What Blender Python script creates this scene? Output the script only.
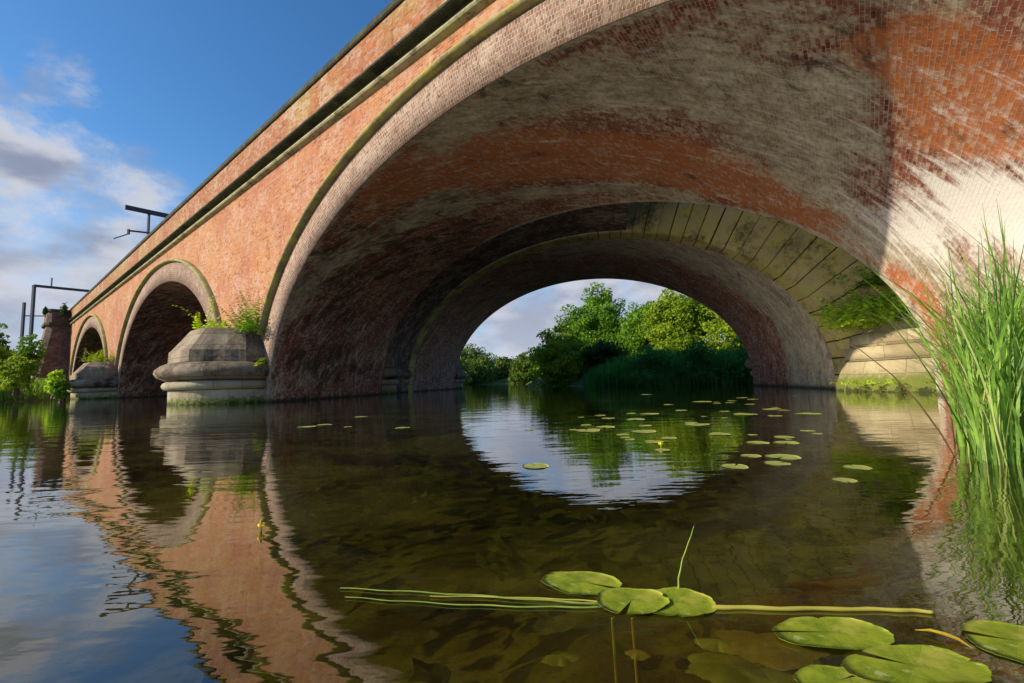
import bpy, math, random
import numpy as np
from mathutils import Vector, Matrix
R_ = math.radians
random.seed(7); rng = np.random.default_rng(7)
for o in list(bpy.data.objects): bpy.data.objects.remove(o)
S = bpy.context.scene
COL = S.collection

# ------------------------------------------------------------ camera, world, sun, exposure
H = 0.54
PITCH, ROLL = 0.087, -0.025
cp, sp, cr, sr = math.cos(PITCH), math.sin(PITCH), math.cos(ROLL), math.sin(ROLL)
Rt0, Up0, Fw = Vector((1, 0, 0)), Vector((0, -sp, cp)), Vector((0, cp, sp))
Rt = Rt0*cr + Up0*sr
Up = -Rt0*sr + Up0*cr
cam = bpy.data.cameras.new('camera'); co = bpy.data.objects.new('camera', cam); COL.objects.link(co)
co.matrix_world = Matrix(((Rt.x, Up.x, -Fw.x, 0), (Rt.y, Up.y, -Fw.y, 0), (Rt.z, Up.z, -Fw.z, H), (0, 0, 0, 1)))
cam.sensor_width = 36; cam.lens = 455/1024*36; cam.clip_start = .02; cam.clip_end = 6000
S.camera = co
def ray(x, y): return Fw + Rt*((x-512)/455) + Up*((341.5-y)/455)

SUN_AZ, SUN_EL = R_(-103), R_(24)
W = bpy.data.worlds.new('World'); S.world = W; W.use_nodes = True
nt = W.node_tree; nt.nodes.clear()
def N(t, ty, **k):
    n = t.nodes.new(ty)
    for a, b in k.items():
        if a.startswith('i_'):
            key = a[2:]
            key = int(key) if key.isdigit() else key.replace('_', ' ')
            n.inputs[key].default_value = b
        else: setattr(n, a, b)
    return n
def mth(t, op, a, b=None, c=None, clamp=False):
    n = t.nodes.new('ShaderNodeMath'); n.operation = op; n.use_clamp = clamp
    for i, q in enumerate((a, b, c)):
        if q is None: continue
        if isinstance(q, (int, float)): n.inputs[i].default_value = q
        else: t.links.new(q, n.inputs[i])
    return n.outputs[0]
def mixc(t, f, a, b, bt='MIX'):
    n = t.nodes.new('ShaderNodeMix'); n.data_type = 'RGBA'; n.blend_type = bt
    for s_, q in ((0, f), (6, a), (7, b)):
        if hasattr(q, 'is_linked') or hasattr(q, 'links'): t.links.new(q, n.inputs[s_])
        elif s_ == 0: n.inputs[0].default_value = q
        else: n.inputs[s_].default_value = (q[0], q[1], q[2], 1)
    return n.outputs[2]
def mrange(t, v, a, b, c=0., d=1., smooth=True):
    n = t.nodes.new('ShaderNodeMapRange'); n.interpolation_type = 'SMOOTHSTEP' if smooth else 'LINEAR'
    t.links.new(v, n.inputs[0])
    for i, q in enumerate((a, b, c, d)): n.inputs[i+1].default_value = q
    return n.outputs[0]

sky = N(nt, 'ShaderNodeTexSky', sky_type='NISHITA', sun_disc=False, sun_elevation=SUN_EL, sun_rotation=SUN_AZ,
        air_density=1.0, dust_density=0.6, ozone_density=2.0, altitude=50)
tc = N(nt, 'ShaderNodeTexCoord')
vecn = nt.nodes.new('ShaderNodeVectorMath'); vecn.operation = 'NORMALIZE'; nt.links.new(tc.outputs['Generated'], vecn.inputs[0])
sepw = N(nt, 'ShaderNodeSeparateXYZ'); nt.links.new(vecn.outputs[0], sepw.inputs[0])
mp = N(nt, 'ShaderNodeMapping'); mp.inputs['Scale'].default_value = (1, 1, 1.35); nt.links.new(vecn.outputs[0], mp.inputs[0])
n1 = N(nt, 'ShaderNodeTexNoise', i_Scale=7., i_Detail=9., i_Roughness=.62, i_Distortion=.15); nt.links.new(mp.outputs[0], n1.inputs['Vector'])
n2 = N(nt, 'ShaderNodeTexNoise', i_Scale=2.3, i_Detail=4., i_Roughness=.5); nt.links.new(mp.outputs[0], n2.inputs['Vector'])
# cloud banks at chosen directions of the sky
acc = None
for (px, py, rad, wgt) in ((5, 185, 6, .42), (-80, 230, 12, .55), (60, 225, 9, .52), (10, 290, 9, .48), (120, 270, 7, .40), (48, 76, 4.0, .27), (150, 176, 4, .33),
                           (-300, 180, 18, .5), (500, 330, 12, .5), (600, 300, 14, .5), (420, 320, 12, .5), (700, 310, 12, .45), (540, 345, 9, .6), (-400, 290, 20, .6)):
    d = ray(px, py).normalized()
    dn = nt.nodes.new('ShaderNodeVectorMath'); dn.operation = 'DOT_PRODUCT'; nt.links.new(vecn.outputs[0], dn.inputs[0]); dn.inputs[1].default_value = d
    m = mrange(nt, dn.outputs['Value'], math.cos(R_(rad*1.35)), math.cos(R_(rad*.25)), 0, wgt)
    acc = m if acc is None else mth(nt, 'MAXIMUM', acc, m)
dens = mth(nt, 'ADD', mth(nt, 'MULTIPLY', n1.outputs['Fac'], 1.15), acc)
dens = mth(nt, 'ADD', dens, mth(nt, 'MULTIPLY', n2.outputs['Fac'], .35))
cover = mrange(nt, dens, 1.0, 1.3)
n3 = N(nt, 'ShaderNodeTexNoise', i_Scale=7.5, i_Detail=5., i_Roughness=.5)
mp3 = N(nt, 'ShaderNodeMapping'); mp3.inputs['Location'].default_value = (.03, .05, -.10); mp3.inputs['Scale'].default_value = (1, 1, 2.2)
nt.links.new(vecn.outputs[0], mp3.inputs[0]); nt.links.new(mp3.outputs[0], n3.inputs['Vector'])
shade = mrange(nt, n3.outputs['Fac'], .38, .62)
thick = mrange(nt, dens, 1.15, 1.55)
ccol = mixc(nt, shade, (1.9, 2.2, 3.0), (4.2, 4.3, 4.7))
ccol = mixc(nt, mth(nt, 'MULTIPLY', thick, .62), ccol, (1.5, 1.75, 2.5))
low = mrange(nt, sepw.outputs['Z'], .0, .32, 1., 0.)
ccol = mixc(nt, mth(nt, 'MULTIPLY', low, .55), ccol, (3.9, 4.2, 5.0))
hsv = N(nt, 'ShaderNodeHueSaturation', i_Saturation=1.25, i_Value=1.0); nt.links.new(sky.outputs[0], hsv.inputs['Color'])
skyc = mixc(nt, 1.0, hsv.outputs[0], (.80, 1.0, 1.12), 'MULTIPLY')
hz = mrange(nt, sepw.outputs['Z'], .02, .42, .75, 0.); skyc = mixc(nt, hz, skyc, (3.0, 3.7, 4.9))
fin = mixc(nt, cover, skyc, ccol)
bg = N(nt, 'ShaderNodeBackground', i_Strength=.12); nt.links.new(fin, bg.inputs['Color'])
wo = N(nt, 'ShaderNodeOutputWorld'); nt.links.new(bg.outputs[0], wo.inputs[0])

sl = bpy.data.lights.new('sun', 'SUN'); so = bpy.data.objects.new('sun', sl); COL.objects.link(so)
sl.energy = 4.9; sl.angle = R_(.6); sl.color = (1, .87, .68)
sd = Vector((math.sin(SUN_AZ)*math.cos(SUN_EL), math.cos(SUN_AZ)*math.cos(SUN_EL), math.sin(SUN_EL)))
so.rotation_euler = sd.to_track_quat('Z', 'Y').to_euler(); so.location = sd*60
S.view_settings.view_transform = 'Standard'; S.view_settings.look = 'None'
S.view_settings.exposure = 0.38; S.view_settings.gamma = 1
S.render.engine = 'CYCLES'
S.cycles.max_bounces = 10; S.cycles.diffuse_bounces = 5; S.cycles.transparent_max_bounces = 24
S.cycles.caustics_reflective = True; S.cycles.sample_clamp_indirect = 6

# ------------------------------------------------------------ helpers
def tag(o, label=None, cat=None, group=None, kind=None):
    if label: o['label'] = label
    if cat: o['category'] = cat
    if group: o['group'] = group
    if kind: o['kind'] = kind
    return o
def empty(name, loc, label, cat, group=None):
    o = bpy.data.objects.new(name, None); COL.objects.link(o); o.location = loc
    return tag(o, label, cat, group)
def mesh(name, v, f, mats, parent=None, smooth=False, uv=None, attr=None, mi=None):
    """v in world space; if parent given they are re-based on the parent's world position"""
    v = np.asarray(v, float).reshape(-1, 3)
    if parent is not None:
        q = parent; off = np.zeros(3)
        while q is not None: off += np.array(q.location); q = q.parent
        v = v-off
        loc = v.mean(0) if False else np.zeros(3)
    else: loc = np.zeros(3)
    me = bpy.data.meshes.new(name)
    if isinstance(f, np.ndarray):
        n = f.shape[1]
        me.vertices.add(len(v)); me.vertices.foreach_set('co', v.ravel())
        me.loops.add(f.size); me.loops.foreach_set('vertex_index', f.ravel().astype(np.int32))
        me.polygons.add(len(f)); me.polygons.foreach_set('loop_start', np.arange(0, f.size, n, dtype=np.int32))
        me.update(calc_edges=True)
    else:
        me.from_pydata([tuple(q) for q in v], [], f)
    me.validate()
    if not isinstance(mats, (list, tuple)): mats = [mats]
    for m in mats: me.materials.append(m)
    if mi is not None: me.polygons.foreach_set('material_index', np.asarray(mi, np.int32))
    if smooth: me.polygons.foreach_set('use_smooth', [True]*len(me.polygons))
    if uv is not None:
        l = me.uv_layers.new(name='UVMap'); vi = np.zeros(len(me.loops), int); me.loops.foreach_get('vertex_index', vi)
        l.data.foreach_set('uv', np.asarray(uv, float)[vi].ravel())
    if attr is not None:
        a = me.color_attributes.new('stain_and_shading', 'FLOAT_COLOR', 'POINT'); a.data.foreach_set('color', np.asarray(attr, float).ravel())
    o = bpy.data.objects.new(name, me); COL.objects.link(o)
    if parent is not None: o.parent = parent
    return o
def grid_faces(nu, nv, closed=False):
    i = np.arange(nu-(0 if closed else 1)); j = np.arange(nv-1)
    I, J = np.meshgrid(i, j, indexing='ij'); I2 = (I+1) % nu
    return np.stack([I*nv+J, I2*nv+J, I2*nv+J+1, I*nv+J+1], -1).reshape(-1, 4)
def newmat(name):
    m = bpy.data.materials.new(name); m.use_nodes = True; t = m.node_tree; t.nodes.clear()
    out = t.nodes.new('ShaderNodeOutputMaterial'); b = t.nodes.new('ShaderNodeBsdfPrincipled')
    t.links.new(b.outputs[0], out.inputs[0]); b.inputs['Roughness'].default_value = .85; b.inputs['Specular IOR Level'].default_value = .25
    return m, t, b, out
def noise(t, vec, scale, detail=5., rough=.6, sc=None, dist=0., loc=None):
    if sc is not None or loc is not None:
        mp_ = t.nodes.new('ShaderNodeMapping')
        if sc is not None: mp_.inputs['Scale'].default_value = sc
        if loc is not None: mp_.inputs['Location'].default_value = loc
        t.links.new(vec, mp_.inputs[0]); vec = mp_.outputs[0]
    n = t.nodes.new('ShaderNodeTexNoise'); n.inputs['Scale'].default_value = scale; n.inputs['Detail'].default_value = detail
    n.inputs['Roughness'].default_value = rough; n.inputs['Distortion'].default_value = dist
    t.links.new(vec, n.inputs['Vector']); return n.outputs['Fac']

# ------------------------------------------------------------ materials
def brick_mat(name, c1, c2, mortar, bw=.235, rh=.08, ms=.008, use_attr=False, pale_amt=.5, moss=0., soot=0., offs=.5, tint=None, bump=.6, wet=True, mv=(.15, .9)):
    m, t, b, out = newmat(name)
    uvn = t.nodes.new('ShaderNodeUVMap'); uv = uvn.outputs[0]
    geo = t.nodes.new('ShaderNodeNewGeometry'); P = geo.outputs['Position']
    dn = t.nodes.new('ShaderNodeTexNoise'); dn.inputs['Scale'].default_value = 3.; t.links.new(uv, dn.inputs['Vector'])
    va = t.nodes.new('ShaderNodeVectorMath'); va.operation = 'MULTIPLY_ADD'; t.links.new(dn.outputs['Color'], va.inputs[0]); va.inputs[1].default_value = (.03, .03, 0); t.links.new(uv, va.inputs[2])
    br = t.nodes.new('ShaderNodeTexBrick'); t.links.new(va.outputs[0], br.inputs['Vector'])
    br.offset = offs
    for k, v_ in (('Color1', c1+(1,)), ('Color2', c2+(1,)), ('Mortar', tuple((a_+b_)*.5 for a_, b_ in zip(c1, c2))+(1,)), ('Scale', 1.), ('Mortar Size', ms), ('Mortar Smooth', .3), ('Bias', -.1), ('Brick Width', bw), ('Row Height', rh)):
        br.inputs[k].default_value = v_
    col = br.outputs['Color']
    b2 = t.nodes.new('ShaderNodeTexBrick'); t.links.new(va.outputs[0], b2.inputs['Vector']); b2.offset = offs
    for k, v_ in (('Color1', (0, 0, 0, 1)), ('Color2', (1, 1, 1, 1)), ('Mortar', (.5, .5, .5, 1)), ('Scale', 1.), ('Mortar Size', ms), ('Mortar Smooth', .3), ('Bias', 0.), ('Brick Width', bw), ('Row Height', rh)):
        b2.inputs[k].default_value = v_
    rv = b2.outputs['Color']
    mg = noise(t, uv, 16., 5., .8, loc=(2, 1, 0))
    mortar_vis = mrange(t, noise(t, P, 1.3, 5., .7, loc=(2, 8, 5)), .38, .60, mv[0], mv[1])
    # odd dark and orange bricks through a second, coarser variation
    v1 = noise(t, uv, 9., 3., .7, sc=(1, 2.2, 1)); col = mixc(t, mrange(t, v1, .52, .72, 0, .55), col, (c1[0]*1.5, c1[1]*1.45, c1[2]*1.2))
    v2 = noise(t, uv, 6., 4., .8, sc=(1, 2.5, 1), loc=(5, 9, 0)); col = mixc(t, mrange(t, v2, .56, .74, 0, .75), col, (c2[0]*.4, c2[1]*.42, c2[2]*.5))
    if tint: 
        v3 = noise(t, P, .35, 5., .65); col = mixc(t, mrange(t, v3, .42, .62, 0, tint[3]), col, tint[:3])
    col = mixc(t, mth(t, 'MULTIPLY', br.outputs['Fac'], mth(t, 'MULTIPLY', mortar_vis, mrange(t, mg, .40, .58, .25, 1.))), col, mortar)
    big = noise(t, P, .9, 8., .72); fine = noise(t, P, 6.5, 8., .75, loc=(3, 1, 7))
    comb = mth(t, 'ADD', mth(t, 'MULTIPLY', big, .6), mth(t, 'MULTIPLY', fine, .4))
    pb = mth(t, 'ADD', mth(t, 'MULTIPLY', rv, .30), mth(t, 'ADD', mth(t, 'MULTIPLY', fine, .45), mth(t, 'MULTIPLY', big, .35)))
    col = mixc(t, mrange(t, pb, .56, .68, 0, min(1., pale_amt*1.5)), col, (.50, .35, .26))
    col = mixc(t, mrange(t, mth(t, 'ADD', mth(t, 'MULTIPLY', rv, .5), mth(t, 'MULTIPLY', fine, .6)), .29, .40, .6, 0), col, tuple(q*.4 for q in c2))
    fpale = mrange(t, comb, .48, .62, 0, pale_amt)
    col = mixc(t, fpale, col, (.56, .48, .38))
    fw_ = noise(t, P, 2.2, 9., .8, loc=(6, 2, 9), sc=(1, 1, .7)); col = mixc(t, mrange(t, fw_, .60, .68, 0, pale_amt), col, (.68, .60, .50))
    fd_ = noise(t, P, 2.8, 8., .78, loc=(1, 5, 3)); col = mixc(t, mrange(t, fd_, .53, .68, 0, .65), col, tuple(q*.35 for q in c2))
    rough_v = None
    if use_attr:
        at = t.nodes.new('ShaderNodeAttribute'); at.attribute_name = 'stain_and_shading'
        sx = t.nodes.new('ShaderNodeSeparateColor'); t.links.new(at.outputs['Color'], sx.inputs[0])
        st = t.nodes.new('ShaderNodeMapping'); st.inputs['Rotation'].default_value = (0, 0, R_(-34)); t.links.new(uv, st.inputs[0]); uv2 = st.outputs[0]
        st3 = t.nodes.new('ShaderNodeMapping'); st3.inputs['Rotation'].default_value = (0, 0, R_(-60.9)); t.links.new(uv, st3.inputs[0]); uv3 = st3.outputs[0]
        # streaks running down the curve (uv y is the arc) 
        s1 = noise(t, uv3, 1.0, 8., .74, sc=(.9, 1.8, 1), dist=.8); s2 = noise(t, uv3, 1.0, 7., .76, sc=(2.4, 6., 1), loc=(3, 3, 0), dist=.9); s3 = noise(t, uv, 5., 6., .75)
        sm = mth(t, 'ADD', mth(t, 'MULTIPLY', s1, .45), mth(t, 'ADD', mth(t, 'MULTIPLY', s2, .3), mth(t, 'MULTIPLY', s3, .25)))
        sm = mth(t, 'ADD', mth(t, 'MULTIPLY', sm, .62), mth(t, 'ADD', mth(t, 'MULTIPLY', fine, .16), mth(t, 'MULTIPLY', big, .22)))
        og = mrange(t, mth(t, 'ADD', sx.outputs[1], mth(t, 'MULTIPLY', mth(t, 'SUBTRACT', sm, .5), 2.6)), .26, .55)
        ogf = mth(t, 'MULTIPLY', og, mrange(t, mth(t, 'ADD', mth(t, 'MULTIPLY', rv, .45), mth(t, 'MULTIPLY', fine, .6)), .36, .66, .97, .35))
        col = mixc(t, ogf, col, mixc(t, br.outputs['Fac'], mixc(t, s3, (.46, .10, .025), (.68, .23, .06)), (.42, .24, .13)))
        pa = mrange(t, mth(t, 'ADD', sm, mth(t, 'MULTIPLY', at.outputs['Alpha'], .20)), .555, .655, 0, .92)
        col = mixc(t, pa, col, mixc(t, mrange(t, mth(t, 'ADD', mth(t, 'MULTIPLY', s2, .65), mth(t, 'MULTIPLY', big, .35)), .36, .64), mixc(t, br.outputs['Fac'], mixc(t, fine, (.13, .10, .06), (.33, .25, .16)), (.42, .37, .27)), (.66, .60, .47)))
        col = mixc(t, mth(t, 'MULTIPLY', pa, mrange(t, mth(t, 'ADD', mth(t, 'MULTIPLY', fine, .6), mth(t, 'MULTIPLY', mg, .4)), .50, .62, .0, .55)), col, (.11, .085, .045))
        col = mixc(t, .75, col, mixc(t, mth(t, 'ADD', mth(t, 'MULTIPLY', rv, .6), mth(t, 'MULTIPLY', mg, .4)), (.68, .64, .60), (1.25, 1.22, 1.18)), 'MULTIPLY')
        so_ = mrange(t, mth(t, 'ADD', noise(t, uv2, 1.1, 9., .75, sc=(.8, 1.5, 1), loc=(8, 8, 2), dist=.9), mth(t, 'MULTIPLY', sx.outputs[2], .17)), .55, .70, 0, .8)
        col = mixc(t, so_, col, (.045, .034, .026))
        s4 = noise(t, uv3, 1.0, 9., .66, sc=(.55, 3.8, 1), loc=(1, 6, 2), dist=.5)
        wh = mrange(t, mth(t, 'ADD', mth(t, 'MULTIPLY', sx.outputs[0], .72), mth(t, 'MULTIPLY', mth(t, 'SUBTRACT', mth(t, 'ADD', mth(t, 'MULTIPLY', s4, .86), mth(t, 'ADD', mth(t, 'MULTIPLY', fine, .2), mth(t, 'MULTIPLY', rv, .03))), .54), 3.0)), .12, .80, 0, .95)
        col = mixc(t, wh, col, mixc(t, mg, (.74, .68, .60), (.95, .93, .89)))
    sz = t.nodes.new('ShaderNodeSeparateXYZ'); t.links.new(P, sz.inputs[0])
    if moss:
        mz = mrange(t, mth(t, 'ADD', sz.outputs['Z'], mth(t, 'MULTIPLY', fine, 1.0)), .55, 1.6, moss, 0)
        col = mixc(t, mz, col, (.10, .12, .03))
    if wet:
        wz = mrange(t, mth(t, 'ADD', sz.outputs['Z'], mth(t, 'MULTIPLY', fine, .25)), .14, .30, .85, 0)
        col = mixc(t, wz, col, (.03, .03, .018))
    t.links.new(col, b.inputs['Base Color'])
    bu = t.nodes.new('ShaderNodeBump'); bu.inputs['Strength'].default_value = bump; bu.inputs['Distance'].default_value = .02
    hh = mth(t, 'ADD', mth(t, 'MULTIPLY', br.outputs['Fac'], -.6), mth(t, 'MULTIPLY', fine, .8)); t.links.new(hh, bu.inputs['Height']); t.links.new(bu.outputs[0], b.inputs['Normal'])
    return m
M = {}
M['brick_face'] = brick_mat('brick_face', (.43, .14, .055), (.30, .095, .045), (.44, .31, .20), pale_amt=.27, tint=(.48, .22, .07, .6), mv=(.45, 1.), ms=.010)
M['brick_parapet'] = brick_mat('brick_parapet', (.44, .14, .045), (.14, .05, .03), (.34, .26, .13), pale_amt=.35, tint=(.34, .22, .05, .75))
M['brick_vault'] = brick_mat('brick_vault', (.30, .09, .05), (.17, .06, .045), (.56, .50, .40), ms=.0075, use_attr=True, pale_amt=.55, bw=.135, rh=.065)
M['brick_ring'] = brick_mat('brick_ring', (.25, .135, .09), (.14, .08, .055), (.56, .49, .40), bw=.078, rh=.115, ms=.0075, pale_amt=.27, offs=.5, moss=.35, mv=(.7, 1.))
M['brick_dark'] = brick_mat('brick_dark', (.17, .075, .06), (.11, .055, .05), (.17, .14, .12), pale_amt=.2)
M['brick_blue'] = brick_mat('brick_blue', (.035, .035, .045), (.025, .025, .035), (.05, .05, .05), pale_amt=.05)

M['brick_link'] = brick_mat('brick_link', (.10, .065, .05), (.06, .045, .04), (.14, .12, .10), pale_amt=.35)
def stone_mat(name, base, lich, dark, la=.5, da=.5, mossz=None, joints=None, sc=2.):
    m, t, b, out = newmat(name)
    geo = t.nodes.new('ShaderNodeNewGeometry'); P = geo.outputs['Position']
    a = noise(t, P, sc, 8., .7); c = noise(t, P, sc*5, 8., .75, loc=(4, 2, 1)); d = noise(t, P, sc*.7, 6., .65, loc=(9, 5, 2))
    rnd = geo.outputs['Random Per Island']
    col = mixc(t, c, tuple(q*.7 for q in base), tuple(q*1.25 for q in base))
    col = mixc(t, mrange(t, rnd, 0, 1, 0, .55), col, tuple(q*.55 for q in base))
    col = mixc(t, mrange(t, a, .42, .62, 0, la), col, lich)
    col = mixc(t, mrange(t, mth(t, 'ADD', mth(t, 'MULTIPLY', d, .6), mth(t, 'MULTIPLY', c, .4)), .47, .62, 0, da), col, dark)
    if joints:
        uvn = t.nodes.new('ShaderNodeUVMap'); bj = t.nodes.new('ShaderNodeTexBrick'); t.links.new(uvn.outputs[0], bj.inputs['Vector'])
        for k_, v_ in (('Scale', 1.), ('Mortar Size', .011), ('Mortar Smooth', .4), ('Brick Width', joints[0]), ('Row Height', joints[1])): bj.inputs[k_].default_value = v_
        bj.inputs['Color1'].default_value = (1, 1, 1, 1); bj.inputs['Color2'].default_value = (.62, .58, .52, 1); bj.inputs['Mortar'].default_value = (.25, .22, .18, 1)
        col = mixc(t, .8, col, bj.outputs['Color'], 'MULTIPLY')
    spk = noise(t, P, sc*14, 3., .6, loc=(1, 7, 3)); col = mixc(t, mrange(t, spk, .66, .72, 0, .5), col, (.7, .68, .6))
    sz = t.nodes.new('ShaderNodeSeparateXYZ'); t.links.new(P, sz.inputs[0])
    if mossz:
        zz = mth(t, 'ADD', sz.outputs['Z'], mth(t, 'MULTIPLY', mth(t, 'SUBTRACT', c, .5), .9))
        col = mixc(t, mrange(t, zz, mossz[0], mossz[1], .92, 0), col, (.12, .15, .02))
        col = mixc(t, mrange(t, zz, .03, .10, .9, 0), col, (.03, .035, .01))
    t.links.new(col, b.inputs['Base Color'])
    bu = t.nodes.new('ShaderNodeBump'); bu.inputs['Strength'].default_value = .7; bu.inputs['Distance'].default_value = .03
    hh = mth(t, 'ADD', a, c); t.links.new(hh, bu.inputs['Height']); t.links.new(bu.outputs[0], b.inputs['Normal'])
    return m
M['stone_pier'] = stone_mat('stone_pier', (.30, .235, .165), (.46, .39, .27), (.055, .035, .025), .5, .95, sc=1.3, joints=(.95, .46))
M['stone_drum'] = stone_mat('stone_drum', (.46, .41, .28), (.52, .48, .30), (.16, .13, .08), .5, .5, mossz=(.16, .26), sc=1.3, joints=(.8, .55))
M['stone_hood'] = stone_mat('stone_hood', (.40, .34, .17), (.42, .40, .07), (.10, .09, .03), .8, .6)
M['stone_roll'] = stone_mat('stone_roll', (.42, .38, .24), (.42, .42, .12), (.05, .05, .025), .55, .85)
M['stone_dark'] = stone_mat('stone_dark', (.085, .085, .055), (.16, .17, .05), (.022, .024, .015), .4, .8)
M['stone_dark_shade'] = stone_mat('stone_dark_shade', (.045, .045, .028), (.10, .105, .03), (.012, .013, .009), .5, .85)  # near-black coping stone; on cornice and frieze it paints the shadow band
M['stone_vous'] = stone_mat('stone_vous', (.54, .43, .19), (.50, .43, .09), (.12, .10, .04), .75, .9, sc=1.4)
M['stone_ledge'] = stone_mat('stone_ledge', (.50, .42, .26), (.56, .50, .32), (.22, .19, .09), .6, .4, mossz=(.30, .62), sc=1.2, joints=(1.1, .43))

def simple(name, col, rough=.8, metal=0.):
    m, t, b, out = newmat(name); b.inputs['Base Color'].default_value = col+(1,); b.inputs['Roughness'].default_value = rough; b.inputs['Metallic'].default_value = metal
    geo = t.nodes.new('ShaderNodeNewGeometry'); n = noise(t, geo.outputs['Position'], 4., 5.); c = mixc(t, n, tuple(q*.75 for q in col), tuple(q*1.25 for q in col)); t.links.new(c, b.inputs['Base Color'])
    return m
M['steel'] = simple('painted_steel', (.055, .065, .085), .6)
M['wire'] = simple('wire', (.03, .03, .035), .6)
M['bark'] = simple('bark', (.10, .075, .05), .9)
def leaf_mat(name, c1, c2, trans=.35, csc=.6, rough=.55):
    m, t, b, out = newmat(name)
    geo = t.nodes.new('ShaderNodeNewGeometry'); P = geo.outputs['Position']
    n = noise(t, P, csc, 4., .6); rnd = geo.outputs['Random Per Island']
    f = mth(t, 'ADD', mth(t, 'MULTIPLY', mrange(t, n, .38, .62), .6), mth(t, 'MULTIPLY', rnd, .4))
    col = mixc(t, f, c1, c2)
    t.links.new(col, b.inputs['Base Color']); b.inputs['Roughness'].default_value = rough
    tr = t.nodes.new('ShaderNodeBsdfTranslucent'); tcn = mixc(t, 1., col, (1.5, 1.5, .5), 'MULTIPLY'); t.links.new(tcn, tr.inputs[0])
    mx = t.nodes.new('ShaderNodeMixShader'); mx.inputs[0].default_value = trans; t.links.new(b.outputs[0], mx.inputs[1]); t.links.new(tr.outputs[0], mx.inputs[2]); t.links.new(mx.outputs[0], out.inputs[0])
    return m
M['leaf_mid'] = leaf_mat('leaf_mid', (.07, .17, .012), (.20, .36, .025))
M['leaf_yellow'] = leaf_mat('leaf_yellow', (.13, .23, .012), (.34, .44, .03))
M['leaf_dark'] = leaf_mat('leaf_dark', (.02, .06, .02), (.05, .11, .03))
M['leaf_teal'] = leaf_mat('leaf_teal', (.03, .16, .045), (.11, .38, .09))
M['leaf_far'] = leaf_mat('leaf_far', (.06, .11, .02), (.17, .24, .035), csc=.25)
M['leaf_fresh'] = leaf_mat('leaf_fresh', (.30, .46, .02), (.60, .75, .06), csc=3)
M['grass'] = leaf_mat('grass', (.08, .18, .015), (.30, .46, .05), .3, csc=1.5)
M['reed_green'] = leaf_mat('reed_green', (.03, .11, .012), (.28, .48, .07), .3, csc=5., rough=.35)
M['reed_pale'] = leaf_mat('reed_pale', (.24, .36, .08), (.50, .52, .20), .35, csc=3.5)
M['reed_brown'] = leaf_mat('reed_brown', (.10, .06, .03), (.25, .15, .06), .2, csc=2.5)
M['stem_yellow'] = leaf_mat('stem_yellow', (.42, .36, .05), (.55, .50, .09), .15, csc=6)
M['stem_green'] = leaf_mat('stem_green', (.18, .26, .04), (.30, .40, .07), .15, csc=6)
M['petal'] = leaf_mat('petal', (.8, .6, .02), (.9, .75, .03), .2)
M['dead_leaf'] = leaf_mat('dead_leaf', (.42, .28, .02), (.62, .48, .03), .2, csc=20)

# ------------------------------------------------------------ bridge frame (metres)
C0 = np.array([-.411, 9.249]); u = np.array([.75903542, -.65104933]); v = np.array([.19931868, .97993472]); nrm = np.array([-.65104933, -.75903542])
UV_ = float(u@v); w_perp = np.array([v[1], -v[0]])
def Wp(s, t, z, o=0.):
    """s along the face, t along the barrel, o outwards from the upstream face"""
    s, t, z, o = np.broadcast_arrays(*[np.asarray(q, float) for q in (s, t, z, o)])
    xy = C0+s[..., None]*u+t[..., None]*v+o[..., None]*nrm
    return np.concatenate([xy, z[..., None]], -1)
T2, T3, T4 = 8.314, 12.881, 22.411
PER = 27.443

def stripmesh(name, prof, path, mat, parent, closed=True, uvs=None, smooth=False):
    """prof [(o,dz)] swept over path points given as callable; returns mesh"""
    pass
def prism_s(name, s0, s1, poly, t, mat, parent, seg=1.0, sign=1):
    """extrude a cross section poly [(o,z)] along the face direction from s0 to s1"""
    ns = max(2, int((s1-s0)/seg)+1); ss = np.linspace(s0, s1, ns); V = []; UVs = []
    per = [0]
    for a, b_ in zip(poly, poly[1:]+poly[:1]): per.append(per[-1]+math.hypot(a[0]-b_[0], a[1]-b_[1]))
    np_ = len(poly)
    for s in ss:
        for j in range(np_+1):
            o, z = poly[j % np_]; V.append(Wp(s, t, z, sign*o)); UVs.append((s, per[j]))
    F = grid_faces(ns, np_+1).tolist()
    n0 = len(V)
    for s, base in ((s0, 0), (s1, (ns-1)*(np_+1))):
        F.append([base+j for j in range(np_)] if s == s0 else [base+j for j in range(np_)][::-1])
    return mesh(name, V, F, mat, parent, uv=UVs)

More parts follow.
